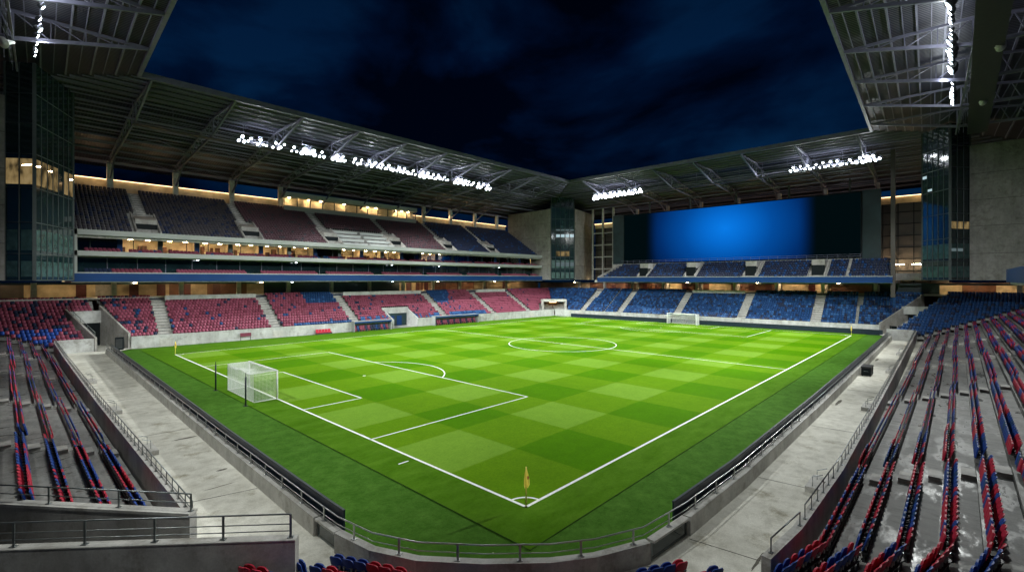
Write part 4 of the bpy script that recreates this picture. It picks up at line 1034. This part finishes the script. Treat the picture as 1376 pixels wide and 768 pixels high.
# ================================================================= OBJECTS
def goal(label, x, s):
    y0, y1, H, D = PW / 2 - 3.66, PW / 2 + 3.66, 2.6, 2.0
    t = thing('football_goal', label, 'goal', (x, PW / 2, 0))
    for y in (y0, y1):
        mb = MB(); mb.tube([(x, y, 0), (x, y, H)], .075, 10); mb.build('post', 'white', t, True)
    mb = MB(); mb.tube([(x, y0 - .06, H), (x, y1 + .06, H)], .075, 10); mb.build('crossbar', 'white', t, True)
    b = x - s * D
    mb = MB(); mb.tube([(x, y0, .04), (b, y0, .04), (b, y1, .04), (x, y1, .04)], .035, 6); mb.build('ground_bar', 'white', t)
    mb = MB(); w = .0075
    def cord(p, q):
        mb.bar(p, q, w * 2, w * 2)
    sag = lambda f, g: -.28 * math.sin(math.pi * f) * math.sin(math.pi * g)
    n1, n2, n3 = 64, 22, 17
    for i in range(n1 + 1):
        y = y0 + (y1 - y0) * i / n1
        pr = (b, y, .03)
        for j in range(1, 5): q = (b, y, .03 + (H - .03) * j / 4 - (0 if j < 4 else .25 * math.sin(math.pi * (i % (n1 / 2)) / (n1 / 2)))); cord(pr, q); pr = q
        for j in range(1, 5): f = j / 4; q = (b + (x - b) * f, y, H + sag(f, i / n1) - (1 - f) * .25 * math.sin(math.pi * (i % (n1 / 2)) / (n1 / 2))); cord(pr, q); pr = q
    for j in range(1, n2): cord((b, y0, H * j / n2), (b, y1, H * j / n2))
    for j in range(n3): 
        pr = None
        for i in range(0, n1 + 1, 4):
            f = j / n3; y = y0 + (y1 - y0) * i / n1; q = (b + (x - b) * f, y, H + sag(f, i / n1) - (1 - f) * .25 * math.sin(math.pi * (i % (n1 / 2)) / (n1 / 2)))
            if pr: cord(pr, q)
            pr = q
    for y in (y0, y1):
        for j in range(n2): cord((b, y, H * j / n2), (x, y, H * j / n2))
        for j in range(n3): xx = b + (x - b) * j / n3; cord((xx, y, .03), (xx, y, H))
    mb.build('net', 'net', t)
goal('near white goal with a box net on the left goal line', 0, 1)
goal('distant white goal standing in front of the blue seats', PL, -1)
for y, lb in ((38.9, 'dark upright net pole behind the near goal, the farther of two'), (30.3, 'dark upright net pole in front of the near goal, the closer of two')):
    t = thing('net_pole', lb, 'pole', (-2.85, y, -.03))
    mb = MB(); mb.tube([(0, 0, 0), (0, 0, 2.55)], .075, 8); local_part('pole', mb, 'pad', t, True)
    mb = MB(); mb.tube([(0, 0, 2.552), (0, 0, 2.9)], .03, 6); local_part('tip', mb, 'dark_steel', t, True)
    mb = MB(); mb.box((-.16, -.16, 0), (.16, .16, .05)); local_part('base_plate', mb, 'dark_steel', t)
def corner_flag(x, y, lb, h=1.95):
    t = thing('corner_flag', lb, 'flag', (x, y, 0), .5)
    mb = MB(); mb.tube([(0, 0, 0), (0, 0, h)], .034, 8); local_part('pole', mb, 'yellow', t, True)
    mb = MB(); n = 7; Z = [h - .06, h - .3, h - .55, h - .78, h - .95]; Wd = [.02, .09, .135, .14, .04]
    for a in range(4):                         # limp folds
        for j in range(n):
            u0, u1 = j / n, (j + 1) / n
            f = lambda u, k: (.03 + Wd[k] * u, .05 * math.sin(u * 7 + k * .6), Z[k] - .10 * u)
            mb.face([f(u0, a), f(u1, a), f(u1, a + 1), f(u0, a + 1)])
            g = lambda u, k: (-.03 - Wd[k] * .55 * u, .045 * math.sin(u * 6 + 1 + k * .5), Z[k] - .14 * u)
            mb.face([g(u0, a), g(u1, a), g(u1, a + 1), g(u0, a + 1)])
    fl = local_part('flag', mb, 'flag_cloth', t, True)
    mb = MB(); 
    for k in range(6): a = k * math.pi / 3; mb.face([(.09 + .045 * math.cos(a), -.075, h - .5 + .1 * math.sin(a)), (.09, -.08, h - .5), (.09 + .045 * math.cos(a + 1.05), -.075, h - .5 + .1 * math.sin(a + 1.05))])
    local_part('print', mb, 'red_print', fl)
    t.rotation_euler = (0, 0, YAW - R(90))
corner_flag(0, 0, 'yellow corner flag at the near corner of the pitch')
corner_flag(0, PW, 'pale yellow corner flag at the far end of the left goal line')
corner_flag(PL, 0, 'small yellow corner flag at the far end of the right touchline')

# dugouts
def dugout(label, s0, s1, n):
    t = thing('dugout', label, 'dugout', ML.pt((s0 + s1) / 2, -.6, 0))
    mb = MB(); bx = lambda a, b, u, v, z0, z1: mb.hexa([ML.pt(a, u, z0), ML.pt(b, u, z0), ML.pt(b, v, z0), ML.pt(a, v, z0)], [ML.pt(a, u, z1), ML.pt(b, u, z1), ML.pt(b, v, z1), ML.pt(a, v, z1)])
    bx(s0, s1, -1.5, 0, 2.05, 2.2); bx(s0, s0 + .15, -1.4, 0, 0, 2.05); bx(s1 - .15, s1, -1.4, 0, 0, 2.05); mb.build('shelter', 'strip', t)
    mb = MB(); bx(s0 + .1, s1 - .1, -1.53, -1.505, 1.75, 2.1); mb.build('canopy_edge', 'blue_fascia', t)
    for i in range(n):
        a = s0 + .4 + (s1 - s0 - .8) * i / n; mb = MB(); w = (s1 - s0 - .8) / n * .82
        bx(a, a + w, -.45, -.25, .4, 1.25); bx(a, a + w, -.95, -.452, .35, .5); bx(a + w * .3, a + w * .7, -.8, -.5, .0, .348)
        mb.build('bench_seat', ('seat_red', 'seat_navy', 'seat_red', 'seat_blue', 'seat_navy')[(i * 3 + i // 2) % 5] if label.startswith('left') else ('seat_red' if i % 3 else 'seat_navy'), t)
dugout('left dugout of bench seats at the foot of the main stand', 33.2, 42.0, 13)
dugout('right dugout of mostly red bench seats beyond the players tunnel', 53.5, 67, 20)
t = thing('bench', 'low bench of red seats at the foot of the main stand', 'bench', ML.pt(27, -.6, 0))
for i in range(5):
    mb = MB(); a = 25.6 + i * .62; mb.hexa([ML.pt(a, -.9, .3), ML.pt(a + .5, -.9, .3), ML.pt(a + .5, -.4, .3), ML.pt(a, -.4, .3)], [ML.pt(a, -.9, .5), ML.pt(a + .5, -.9, .5), ML.pt(a + .5, -.4, .5), ML.pt(a, -.4, .5)]); mb.hexa([ML.pt(a, -.4, .3), ML.pt(a + .5, -.4, .3), ML.pt(a + .5, -.25, .3), ML.pt(a, -.25, .3)], [ML.pt(a, -.35, 1.0), ML.pt(a + .5, -.35, 1.0), ML.pt(a + .5, -.2, 1.0), ML.pt(a, -.2, 1.0)])
    mb.build('bench_seat', 'seat_bright_red', t)
mb = MB(); mb.hexa([ML.pt(25.5, -.8, 0), ML.pt(28.8, -.8, 0), ML.pt(28.8, -.4, 0), ML.pt(25.5, -.4, 0)], [ML.pt(25.5, -.8, .29), ML.pt(28.8, -.8, .29), ML.pt(28.8, -.4, .29), ML.pt(25.5, -.4, .29)]); mb.build('plinth', 'dark_steel', t)
t = thing('sign_board', 'small red framed board by the foot of the main stand, left part', 'sign', ML.pt(12.9, -.5, 0))
mb = MB(); mb.hexa([ML.pt(12, -.5, .7), ML.pt(13.8, -.5, .7), ML.pt(13.8, -.4, .7), ML.pt(12, -.4, .7)], [ML.pt(12, -.5, 1.35), ML.pt(13.8, -.5, 1.35), ML.pt(13.8, -.4, 1.35), ML.pt(12, -.4, 1.35)]); mb.build('panel', 'seat_wine', t)
mb = MB()
for s in (12.1, 13.7): mb.bar(ML.pt(s, -.38, 0), ML.pt(s, -.38, 1.3), .08, .08)
mb.build('leg', 'dark_steel', t)

# concrete access steps on the walkways
def steps(label, x, y, rz):
    t = thing('access_step', label, 'steps', (x, y, WK), rz)
    mb = MB(); mb.box((-1.0, 0, 0), (1.0, .75, .3)); local_part('lower_tread', mb, 'concrete', t)
    mb = MB(); mb.box((-.55, -.45, 0), (.75, -.003, .62)); local_part('upper_tread', mb, 'concrete', t)
    for xx in (-.75, .35):
        mb = MB(); mb.tube([(xx, .45, .3), (xx, .45, .78), (xx + .06, .0, .98)], .022, 6); local_part('grab_rail', mb, 'rail', t)
for x, y, lb in ((11.9, -10.35, 'nearest block of concrete access steps on the right walkway'), (32.7, -10.2, 'second nearest block of concrete access steps on the right walkway'), (53.9, -9.95, 'third block of concrete access steps along the right walkway'), (71.5, -9.6, 'farthest block of concrete access steps on the right walkway')): steps(lb, x, y, 0)
for x, y, lb in ((-11.5, 22.2, 'nearest block of concrete access steps on the left walkway'), (-11.5, 35.5, 'middle block of concrete access steps on the left walkway'), (-11.4, 51.7, 'farthest block of concrete access steps on the left walkway')): steps(lb, x, y, -math.pi / 2)
t = thing('equipment_case', 'black equipment case standing against the low wall on the right walkway', 'case', (50.2, -7.75, WK))
mb = MB(); mb.box((-1.0, -.5, .12), (1.0, .4, .95)); local_part('body', mb, 'black', t)
mb = MB(); mb.box((-1.03, -.53, .953), (1.03, .43, 1.1)); local_part('lid', mb, 'seat_dark', t)
for xx in (-.8, .8):
    for yy in (-.4, .3):
        mb = MB(); mb.tube([(xx, yy - .04, .06), (xx, yy + .04, .06)], .06, 10); local_part('castor', mb, 'dark_steel', t)
mb = MB(); mb.tube([(-1.04, -.25, .55), (-1.1, -.2, .6), (-1.1, .1, .6), (-1.04, .15, .55)], .02, 6); local_part('handle', mb, 'rail', t)
for x, y, lb, rz in ((100.6, -6.2, 'dark speaker box left of the far-right tunnel mouth', .4), (-4.9, 80.4, 'dark speaker box on the wall of the far-left tunnel', -.3)):
    t = thing('speaker_box', lb, 'speaker', (x, y, WK), rz)
    mb = MB(); mb.box((-.5, -.4, 0), (.5, .4, 1.9)); local_part('cabinet', mb, 'black', t)
    mb = MB(); mb.box((-.42, -.43, .2), (.42, -.402, 1.7)); local_part('grille', mb, 'dark_steel', t)
# hanging loudspeakers under the near roofs
for i, (x, y, z, lb) in enumerate(((49.9, -18.1, 34.2, 'white horn loudspeaker hanging under the right roof, upper one'), (69.2, -17.4, 34.2, 'white horn loudspeaker hanging under the right roof, lower one near the tower'), (-17, 51.8, 34.0, 'white horn loudspeaker hanging under the left roof'))):
    t = thing('loudspeaker', lb, 'loudspeaker', (x, y, z))
    mb = MB(); mb.tube([(-.5, 0, 0), (-.2, 0, .02), (.35, 0, .04), (.6, 0, .05)], [.14, .18, .3, .55], 12); local_part('horn', mb, 'white', t, True)
    mb = MB(); mb.tube([(0, 0, .2), (0, 0, 2.6)], .04, 6); local_part('hanger', mb, 'dark_steel', t)
    t.rotation_euler = (0, .5, YAW + math.pi)

# ------------------------------------------------------------ floodlights
def make_flood():
    t = thing('floodlight', '', 'floodlight')
    mb = MB(); mb.tube([(0, -.28, 0), (0, -.2, 0), (0, .12, 0), (0, .2, 0)], [.12, .24, .31, .33], 12); local_part('housing', mb, 'dark_steel', t, True)
    mb = MB(); n = 14; mb.face([(.20 * math.cos(2 * math.pi * i / n), .235, .20 * math.sin(2 * math.pi * i / n)) for i in range(n)][::-1]); local_part('lens', mb, 'lamp', t)
    mb = MB(); mb.face([(.32 * math.cos(2 * math.pi * i / n), .215, .32 * math.sin(2 * math.pi * i / n)) for i in range(n)][::-1]); local_part('halo_disc', mb, 'halo_disc', t)  # glowing disc behind the lens, painted-in halo
    mb = MB(); mb.bar((-.36, 0, 0), (-.36, 0, .45), .05, .08); mb.bar((.36, 0, 0), (.36, 0, .45), .05, .08); mb.bar((-.36, 0, .45), (.36, 0, .45), .08, .05); local_part('yoke', mb, 'steel', t)
    return t
flood0 = make_flood(); used = [False]
def flood(p, aim, label, group, scale=1.0):
    o = flood0 if not used[0] else copy_tree(flood0); used[0] = True
    d = Vector(aim) - Vector(p); o.location = p
    o.rotation_euler = (math.atan2(d.z, math.hypot(d.x, d.y)), 0, math.atan2(d.y, d.x) - math.pi / 2); o.scale = (scale,) * 3
    tag(o, label, 'floodlight', group)
fr = random.Random(5)
KIDS[flood0] = list(flood0.children)
def flood_line(pts, label, group, aimf):
    for i, (p, sc) in enumerate(pts): flood(p, aimf(p), label.format(ordinal(i + 1)), group, sc)
def cluster(c0_, n_, step, sc, put):
    out = []
    for i in range(n_):
        out.append((put(c0_ + i * step * .62 + fr.uniform(-.12, .12), 34.42 + (.75 if (i % 3) == 1 else .12 * (i % 2)) + fr.uniform(-.08, .12)), sc * 1.4 * fr.uniform(.75, 1.25)))
    return out
mp_ = []
for c0_, n_, sc in ((9.6, 5, .6), (12.6, 4, .6), (15.0, 5, .65), (18.4, 3, .6), (20.2, 6, 1.15), (23.4, 3, .6), (26.2, 6, .9), (30.4, 5, .75), (33.4, 6, .7), (36.6, 7, .7), (40.6, 7, .72), (44.2, 3, .55), (46.6, 6, 1.1), (49.8, 6, .75), (53.2, 4, .6), (56.6, 8, 1.05), (60.8, 5, .7), (64, 5, 1.0), (67.2, 4, .95)):
    mp_ += cluster(c0_, n_, .78, sc, lambda q, z: (q, 72.9, z))
flood_line(mp_, 'floodlight on the main stand roof catwalk, {} from its left end', 'floodlights on the main stand roof', lambda p: (p[0] * .8 + 12, 25 + fr.uniform(-12, 8), 0))
bp_ = []
for c0_, n_, sc in ((61.0, 10, 1.05), (56.2, 8, 1.0), (52.0, 7, .9), (48.6, 6, .8), (11.0, 5, .65), (8.2, 5, .6), (5.6, 5, .65), (3.0, 4, .65), (.9, 4, .65), (-.7, 5, 1.05), (-2.9, 4, .85)):
    bp_ += cluster(c0_, n_, -.78, sc, lambda q, z: (98.9, q, z))
flood_line(bp_, 'floodlight on the roof above the screen, {} from its left end', 'floodlights on the far roof', lambda p: (55 + fr.uniform(-10, 8), 28 + p[1] * .2, 0))
rp_ = []
for c0_, n_, sc in ((68.6, 6, .8), (65.6, 4, .7), (62.8, 3, .5), (55.4, 5, .9), (52.4, 4, .5), (50.0, 5, .95), (47.4, 3, .6), (44, 3, .45), (41.2, 3, .55), (39.2, 4, .75)):
    rp_ += cluster(c0_, n_, -.8, sc, lambda q, z: (q, -15.0, z))
flood_line(rp_, 'floodlight under the right roof, {} from the far end of its line', 'floodlights under the right roof', lambda p: (p[0] * .9 + 4, 32, 0))
lp_ = []
for c0_, n_, sc in ((55.2, 2, .35), (53.4, 2, .6), (51.6, 2, .5), (49.4, 1, .3), (47.2, 2, .6), (44.6, 2, .35), (42.0, 2, .6)):
    lp_ += cluster(c0_, n_, -.8, sc, lambda q, z: (-15.2, q, z))
flood_line(lp_, 'floodlight under the left roof, {} from the far end of its line', 'floodlights under the left roof', lambda p: (32, p[1] * .7 + 8, 0))

def beam(p, aim, power, size=70, blend=.9, rad=.6):
    l = bpy.data.lights.new('flood_and_fill_beam', 'SPOT'); l.energy = power; l.spot_size = R(size); l.spot_blend = blend; l.shadow_soft_size = rad; l.color = (.96, 1.0, .97)
    o = bpy.data.objects.new('flood_and_fill_beam', l); COL.objects.link(o); o.location = p
    o.rotation_euler = (Vector(aim) - Vector(p)).to_track_quat('-Z', 'Y').to_euler()
# every lamp group on the four catwalks: where it hangs, what it is aimed at, its share of the power
BEAMS = [
    (16,-14,33.9,72,20,0,0.2255), (67,-14,33.9,5,20,0,0.2144), (67,-14,33.9,28,52,0,0.1562), (40,-14,33.9,92,20,0,0.1241), (98,-3,34,28,20,0,0.1226), (98,-3,34,50,52,0,0.1124),
    (66,72.3,34,5,66,0,0.1119), (-14.4,28,33.9,50,52,0,0.0993), (24,72.3,34,72,66,0,0.0941), (54,-14,33.9,28,36,0,0.0789), (-14.4,12,33.9,50,52,0,0.0701), (-14.4,28,33.9,50,66,0,0.0673),
    (67,-14,33.9,72,2,0,0.066), (98,60,34,92,36,0,0.0644), (98,8,34,92,52,0,0.0628), (67,-14,33.9,106,8,4,0.0623), (67,-14,33.9,28,20,0,0.0621), (98,-3,34,92,2,0,0.0618),
    (98,-3,34,50,36,0,0.0607), (98,48,34,92,20,0,0.0589), (16,-14,33.9,86,-16,2,0.0586), (38,72.3,34,92,66,0,0.0583), (24,72.3,34,72,36,0,0.0551), (38,72.3,34,72,36,0,0.055),
    (-14.4,12,33.9,28,52,0,0.0542), (52,72.3,34,-6,66,0,0.0541), (40,-14,33.9,72,52,0,0.0533), (54,-14,33.9,28,52,0,0.0533), (24,72.3,34,75,86,4,0.0522), (66,72.3,34,28,66,0,0.0517),
    (-14.4,28,33.9,8,86,4,0.0496), (-14.4,62,33.9,28,2,0,0.0468), (38,72.3,34,75,86,4,0.0461), (98,48,34,72,36,0,0.0405), (98,48,34,92,66,0,0.0394), (-14.4,45,33.9,5,20,0,0.039),
    (11,72.3,34,50,66,0,0.0389), (11,72.3,34,50,36,0,0.0386), (11,72.3,34,52,86,4,0.0379), (40,-14,33.9,72,20,0,0.037), (98,48,34,72,52,0,0.0359), (40,-14,33.9,50,2,0,0.0358),
    (98,-3,34,104,80,20,0.0339), (67,-14,33.9,10,-16,2,0.0335), (66,72.3,34,28,36,0,0.0329), (16,-14,33.9,50,52,0,0.032), (40,-14,33.9,72,36,0,0.0316), (98,60,34,92,66,0,0.0314),
    (98,8,34,50,66,0,0.0305), (38,72.3,34,72,66,0,0.03), (98,8,34,92,20,0,0.0299), (-14.4,12,33.9,10,-16,2,0.0298), (98,8,34,92,66,0,0.0297), (66,72.3,34,-6,66,0,0.0295),
    (54,-14,33.9,50,2,0,0.0292), (98,48,34,92,52,0,0.0275), (-14.4,62,33.9,50,66,0,0.0269), (52,72.3,34,92,66,0,0.0265), (54,-14,33.9,28,2,0,0.0264), (66,72.3,34,8,86,4,0.0264),
    (-14.4,28,33.9,-6,66,0,0.0263), (52,72.3,34,5,66,0,0.026), (-14.4,12,33.9,28,36,0,0.0252), (54,-14,33.9,92,20,0,0.0233), (66,72.3,34,72,66,0,0.0222), (-14.4,62,33.9,52,86,4,0.0221),
    (98,8,34,104,80,20,0.0211), (16,-14,33.9,50,20,0,0.0183), (66,72.3,34,50,66,0,0.0169), (38,72.3,34,50,66,0,0.0167), (-14.4,12,33.9,28,66,0,0.0166), (16,-14,33.9,50,2,0,0.0161),
    (40,-14,33.9,28,2,0,0.0155), (-14.4,62,33.9,-6,32,0,0.0152), (-14.4,62,33.9,5,36,0,0.0149), (54,-14,33.9,86,-16,2,0.0147), (98,8,34,72,20,0,0.0147), (-14.4,12,33.9,8,86,4,0.0142),
    (-14.4,28,33.9,28,66,0,0.0141), (-14.4,28,33.9,-11,32,0,0.0141), (-14.4,28,33.9,5,52,0,0.0139), (52,72.3,34,50,36,0,0.0137), (-14.4,12,33.9,-6,14,0,0.0135), (-14.4,28,33.9,28,52,0,0.013),
    (24,72.3,34,104,80,20,0.0129), (-14.4,12,33.9,-11,8,0,0.0123), (24,72.3,34,50,66,0,0.0122), (16,-14,33.9,62,-16,2,0.0121), (98,-3,34,92,36,0,0.0112), (52,72.3,34,50,52,0,0.0111),
    (98,8,34,75,86,4,0.0109), (16,-14,33.9,5,36,0,0.0109), (67,-14,33.9,36,-16,2,0.0108), (-14.4,45,33.9,5,36,0,0.0108), (38,72.3,34,5,36,0,0.0101), (-14.4,45,33.9,8,86,4,0.01),
    (38,72.3,34,104,80,20,0.0096), (-14.4,12,33.9,5,52,0,0.0091), (-14.4,45,33.9,28,66,0,0.0085), (98,-3,34,92,20,0,0.0073)]
PWR = 930000
def uplight(p, w):
    l = bpy.data.lights.new('wall_uplight', 'POINT'); l.energy = w; l.shadow_soft_size = .3; l.color = (1, .66, .34)
    o = bpy.data.objects.new('wall_uplight', l); COL.objects.link(o); o.location = p
for x in range(-6, 100, 9): uplight((x, 97.6, 30.0), 80)
for y in (-9, 4, 14, 24, 34, 44, 54, 64): uplight((117.8, y, 30.2), 80)
def spill(p, w):
    l = bpy.data.lights.new('floodlight_spill', 'POINT'); l.energy = w; l.shadow_soft_size = .35; l.color = (.9, .97, 1.0)
    o = bpy.data.objects.new('floodlight_spill', l); COL.objects.link(o); o.location = p
for x in (13, 21, 27, 34, 41, 47, 52, 58, 66): spill((x, 72.2, 34.9), 700)
for y in (59, 54, 49, 9, 3, -2): spill((97.4, y, 34.9), 700)
for x in (67, 60, 52, 46, 40, 28, 16): spill((x, -14.1, 34.9), 420)
for y in (52, 46, 40): spill((-14.6, y, 34.9), 420)
for x0, y0, z0, x1, y1, z1, w in BEAMS: beam((x0, y0, z0), (x1, y1, z1), PWR * w, 48, 1.0)
beam((-15.5, -8, 33.9), (-14.5, 4, 1.5), 16000, 24); beam((-4, -14, 33.9), (4, -2, 0), 2000, 75); beam((-14.4, -13, 33.9), (0, 0, 1.2), 11000, 7)  # added fill spots without fixtures: ramp wall, near corner, corner flag
# ================================================================= SEATS
def seat_meshes():
    """back shell, tip-up pan and bracket in local coordinates: +y faces the pitch, origin on the floor"""
    def shell(w, z0, z1, y0, y1, th, curve, rnd, nx=6, nz=5):
        mb = MB(); front = []
        for k in range(nz + 1):
            f = k / nz; z = z0 + (z1 - z0) * f; wk = w * (1 - rnd * max(0, (f - .62) / .38) ** 2 * .5)
            row = []
            for i in range(nx + 1):
                u = (i / nx - .5) * 2; zz = z - (.035 if k == nz else 0) * u ** 4
                row.append((u * wk / 2, y0 + (y1 - y0) * f + curve * u * u, zz))
            front.append(row)
        for side in (0, 1):
            for k in range(nz):
                for i in range(nx):
                    q = [front[k][i], front[k][i + 1], front[k + 1][i + 1], front[k + 1][i]]
                    if side: q = [(x, y - th, z) for x, y, z in q][::-1]
                    mb.face(q)
        rim = [front[0][i] for i in range(nx + 1)] + [front[k][nx] for k in range(1, nz + 1)] + [front[nz][i] for i in range(nx - 1, -1, -1)] + [front[k][0] for k in range(nz - 1, 0, -1)]
        for i in range(len(rim)):
            a, b = rim[i], rim[(i + 1) % len(rim)]; mb.face([a, (a[0], a[1] - th, a[2]), (b[0], b[1] - th, b[2]), b])
        return mb
    back = shell(.485, .40, .90, .06, -.10, .035, .05, .5)
    pan = shell(.46, .32, .82, .33, .22, .05, -.02, .45)
    br = MB()
    for x in (-.18, .18): br.bar((x, .04, 0), (x, .06, .44), .04, .06); br.bar((x, .03, .40), (x, .24, .36), .035, .05)
    br.box((-.25, -.06, .31), (.25, .27, .34)); br.box((-.19, -.02, .0), (.19, .1, .03))  # wide dark plate added to darken the gap between back and pan
    bolts = MB()
    bolts.box((-.2, -.012, .515), (.2, .012, .535))
    for x in (-.16, .16): bolts.box((x - .02, -.03, .5), (x + .02, .03, .55)); bolts.box((x - .025, -.035, .43), (x + .025, .015, .552))
    return back, pan, br, bolts
bk, pn, brk, blt = seat_meshes()
me_b = bk.build('backrest', 'seat_red'); me_p = pn.build('seat_pan', 'seat_red'); me_k = brk.build('bracket', 'seat_dark'); me_l = blt.build('bolt_plate', 'bolt')
proto = {}
for o in (me_b, me_p): o.data.polygons.foreach_set('use_smooth', [True] * len(o.data.polygons))
for mt in sorted(set(s[4] for s in SEATS)):
    pr = []
    for o in (me_b, me_p):
        d = o.data.copy(); d.materials.clear(); d.materials.append(M[mt]); pr.append(d)
    proto[mt] = pr
dk, dl = me_k.data, me_l.data
for o in (me_b, me_p, me_k, me_l): bpy.data.objects.remove(o)
cand = []
for i, s in enumerate(SEATS):
    if not s[5]: continue
    q = project((s[0], s[1], s[2] + .75))
    if q and -8 < q[0] < 1384 and 380 < q[1] < 770: cand.append((q[2], i))
cand.sort(); near = set(i for d, i in cand[:298])
CN = {'seat_red': 'red', 'seat_bright_red': 'bright red', 'seat_blue': 'blue', 'seat_navy': 'navy blue', 'seat_wine': 'wine red', 'seat_crimson': 'crimson', 'seat_royal': 'royal blue', 'seat_pale_blue': 'blue'}
WN = {'left': 'left stand, {} row from walkway', 'right': 'right stand, {} row from walkway', 'corner': 'bottom corner block, {} row from pitch'}
count = {}
for i in sorted(near, key=lambda i: (SEATS[i][5], SEATS[i][6], SEATS[i][7])):
    x, y, z, a, mt, wh, row, n = SEATS[i]
    key = (wh, row); count[key] = count.get(key, 0) + 1
    end = 'near end' if wh != 'corner' else 'right end'
    lb = f"{CN[mt]} seat, {WN[wh].format(ordinal(row))}, {ordinal(count[key])} from {end}"
    t = thing('stadium_seat', lb, 'seat', (x, y, z), a + _rn.uniform(-.03, .03), 'folding seats in the near rows')
    for nm, d in (('backrest', proto[mt][0]), ('seat_pan', proto[mt][1]), ('bracket', dk), ('bolt_plate', dl)):
        o = bpy.data.objects.new(nm, d); COL.objects.link(o); o.parent = t
# all other seats: one mesh
def tmpl():
    v, f, mi = [], [], []
    def slab(w, z0, z1, y0, y1, th, m, cut):
        n = len(v); out = [(-w / 2, z0), (w / 2, z0), (w / 2, z1 - cut), (w / 2 - cut, z1), (-w / 2 + cut, z1), (-w / 2, z1 - cut)]
        for dy in (0, -th):
            for x, z in out: v.append((x, y0 + (y1 - y0) * (z - z0) / (z1 - z0) + dy, z))
        f.append(tuple(n + i for i in range(6))[::-1]); f.append(tuple(n + 6 + i for i in range(6)))
        for i in range(6): j = (i + 1) % 6; f.append((n + i, n + j, n + 6 + j, n + 6 + i))
        mi.extend([m] * 8)
    slab(.475, .36, .84, .06, -.06, .04, 0, .07); slab(.46, .34, .74, .25, .17, .05, 0, .06)
    n = len(v)
    for x, y, z in ((-.19, .0, 0), (.19, .0, 0), (.19, .06, .42), (-.19, .06, .42)): v.append((x, y - .03, z))
    f.append((n, n + 1, n + 2, n + 3)); mi.append(1)
    return np.array(v), f, np.array(mi)
tv, tf, tm = tmpl()
rest = [s for i, s in enumerate(SEATS) if i not in near]
mats = sorted(set(s[4] for s in rest)); mats_i = {m: i for i, m in enumerate(mats)}; DARK = len(mats)
N = len(rest); P = np.array([s[:3] for s in rest]); A = np.array([s[3] for s in rest]) + np.random.default_rng(1).normal(0, .02, N)
ca, sa = np.cos(A)[:, None], np.sin(A)[:, None]
V = np.empty((N, len(tv), 3)); V[:, :, 0] = ca * tv[:, 0] - sa * tv[:, 1]; V[:, :, 1] = sa * tv[:, 0] + ca * tv[:, 1]; V[:, :, 2] = tv[:, 2]; V += P[:, None, :]
lens = np.array([len(f) for f in tf]); loops = np.concatenate([np.array(f) for f in tf])
me = bpy.data.meshes.new('stadium_seat'); me.vertices.add(N * len(tv)); me.vertices.foreach_set('co', V.ravel())
LO = (np.arange(N)[:, None] * len(tv) + loops[None, :]).ravel(); me.loops.add(len(LO)); me.loops.foreach_set('vertex_index', LO.astype(np.int32))
ls = np.tile(lens, N); st = np.concatenate([[0], np.cumsum(ls)[:-1]]); me.polygons.add(len(ls)); me.polygons.foreach_set('loop_start', st.astype(np.int32)); me.polygons.foreach_set('loop_total', ls.astype(np.int32))
for m in mats: me.materials.append(M[m])
me.materials.append(M['seat_dark'])
sm = np.array([mats_i[s[4]] for s in rest]); me.polygons.foreach_set('material_index', np.where(tm[None, :] == 1, DARK, sm[:, None]).ravel().astype(np.int32))
me.update(calc_edges=True); me.validate()
so = bpy.data.objects.new('stadium_seats', me); COL.objects.link(so)
tag(so, 'all the farther folding seats of the stadium, red, blue and dark, in rows', 'seats', kind='stuff')
print('SEATS', len(SEATS), 'individual', len(near))

# ================================================================= render settings
scn.render.engine = 'CYCLES'
scn.cycles.use_denoising = True
scn.cycles.max_bounces = 6; scn.cycles.diffuse_bounces = 3; scn.cycles.glossy_bounces = 3; scn.cycles.transparent_max_bounces = 8
scn.cycles.sample_clamp_indirect = 6
scn.view_settings.view_transform = 'Standard'; scn.view_settings.look = 'None'; scn.view_settings.exposure = 0; scn.view_settings.gamma = 1
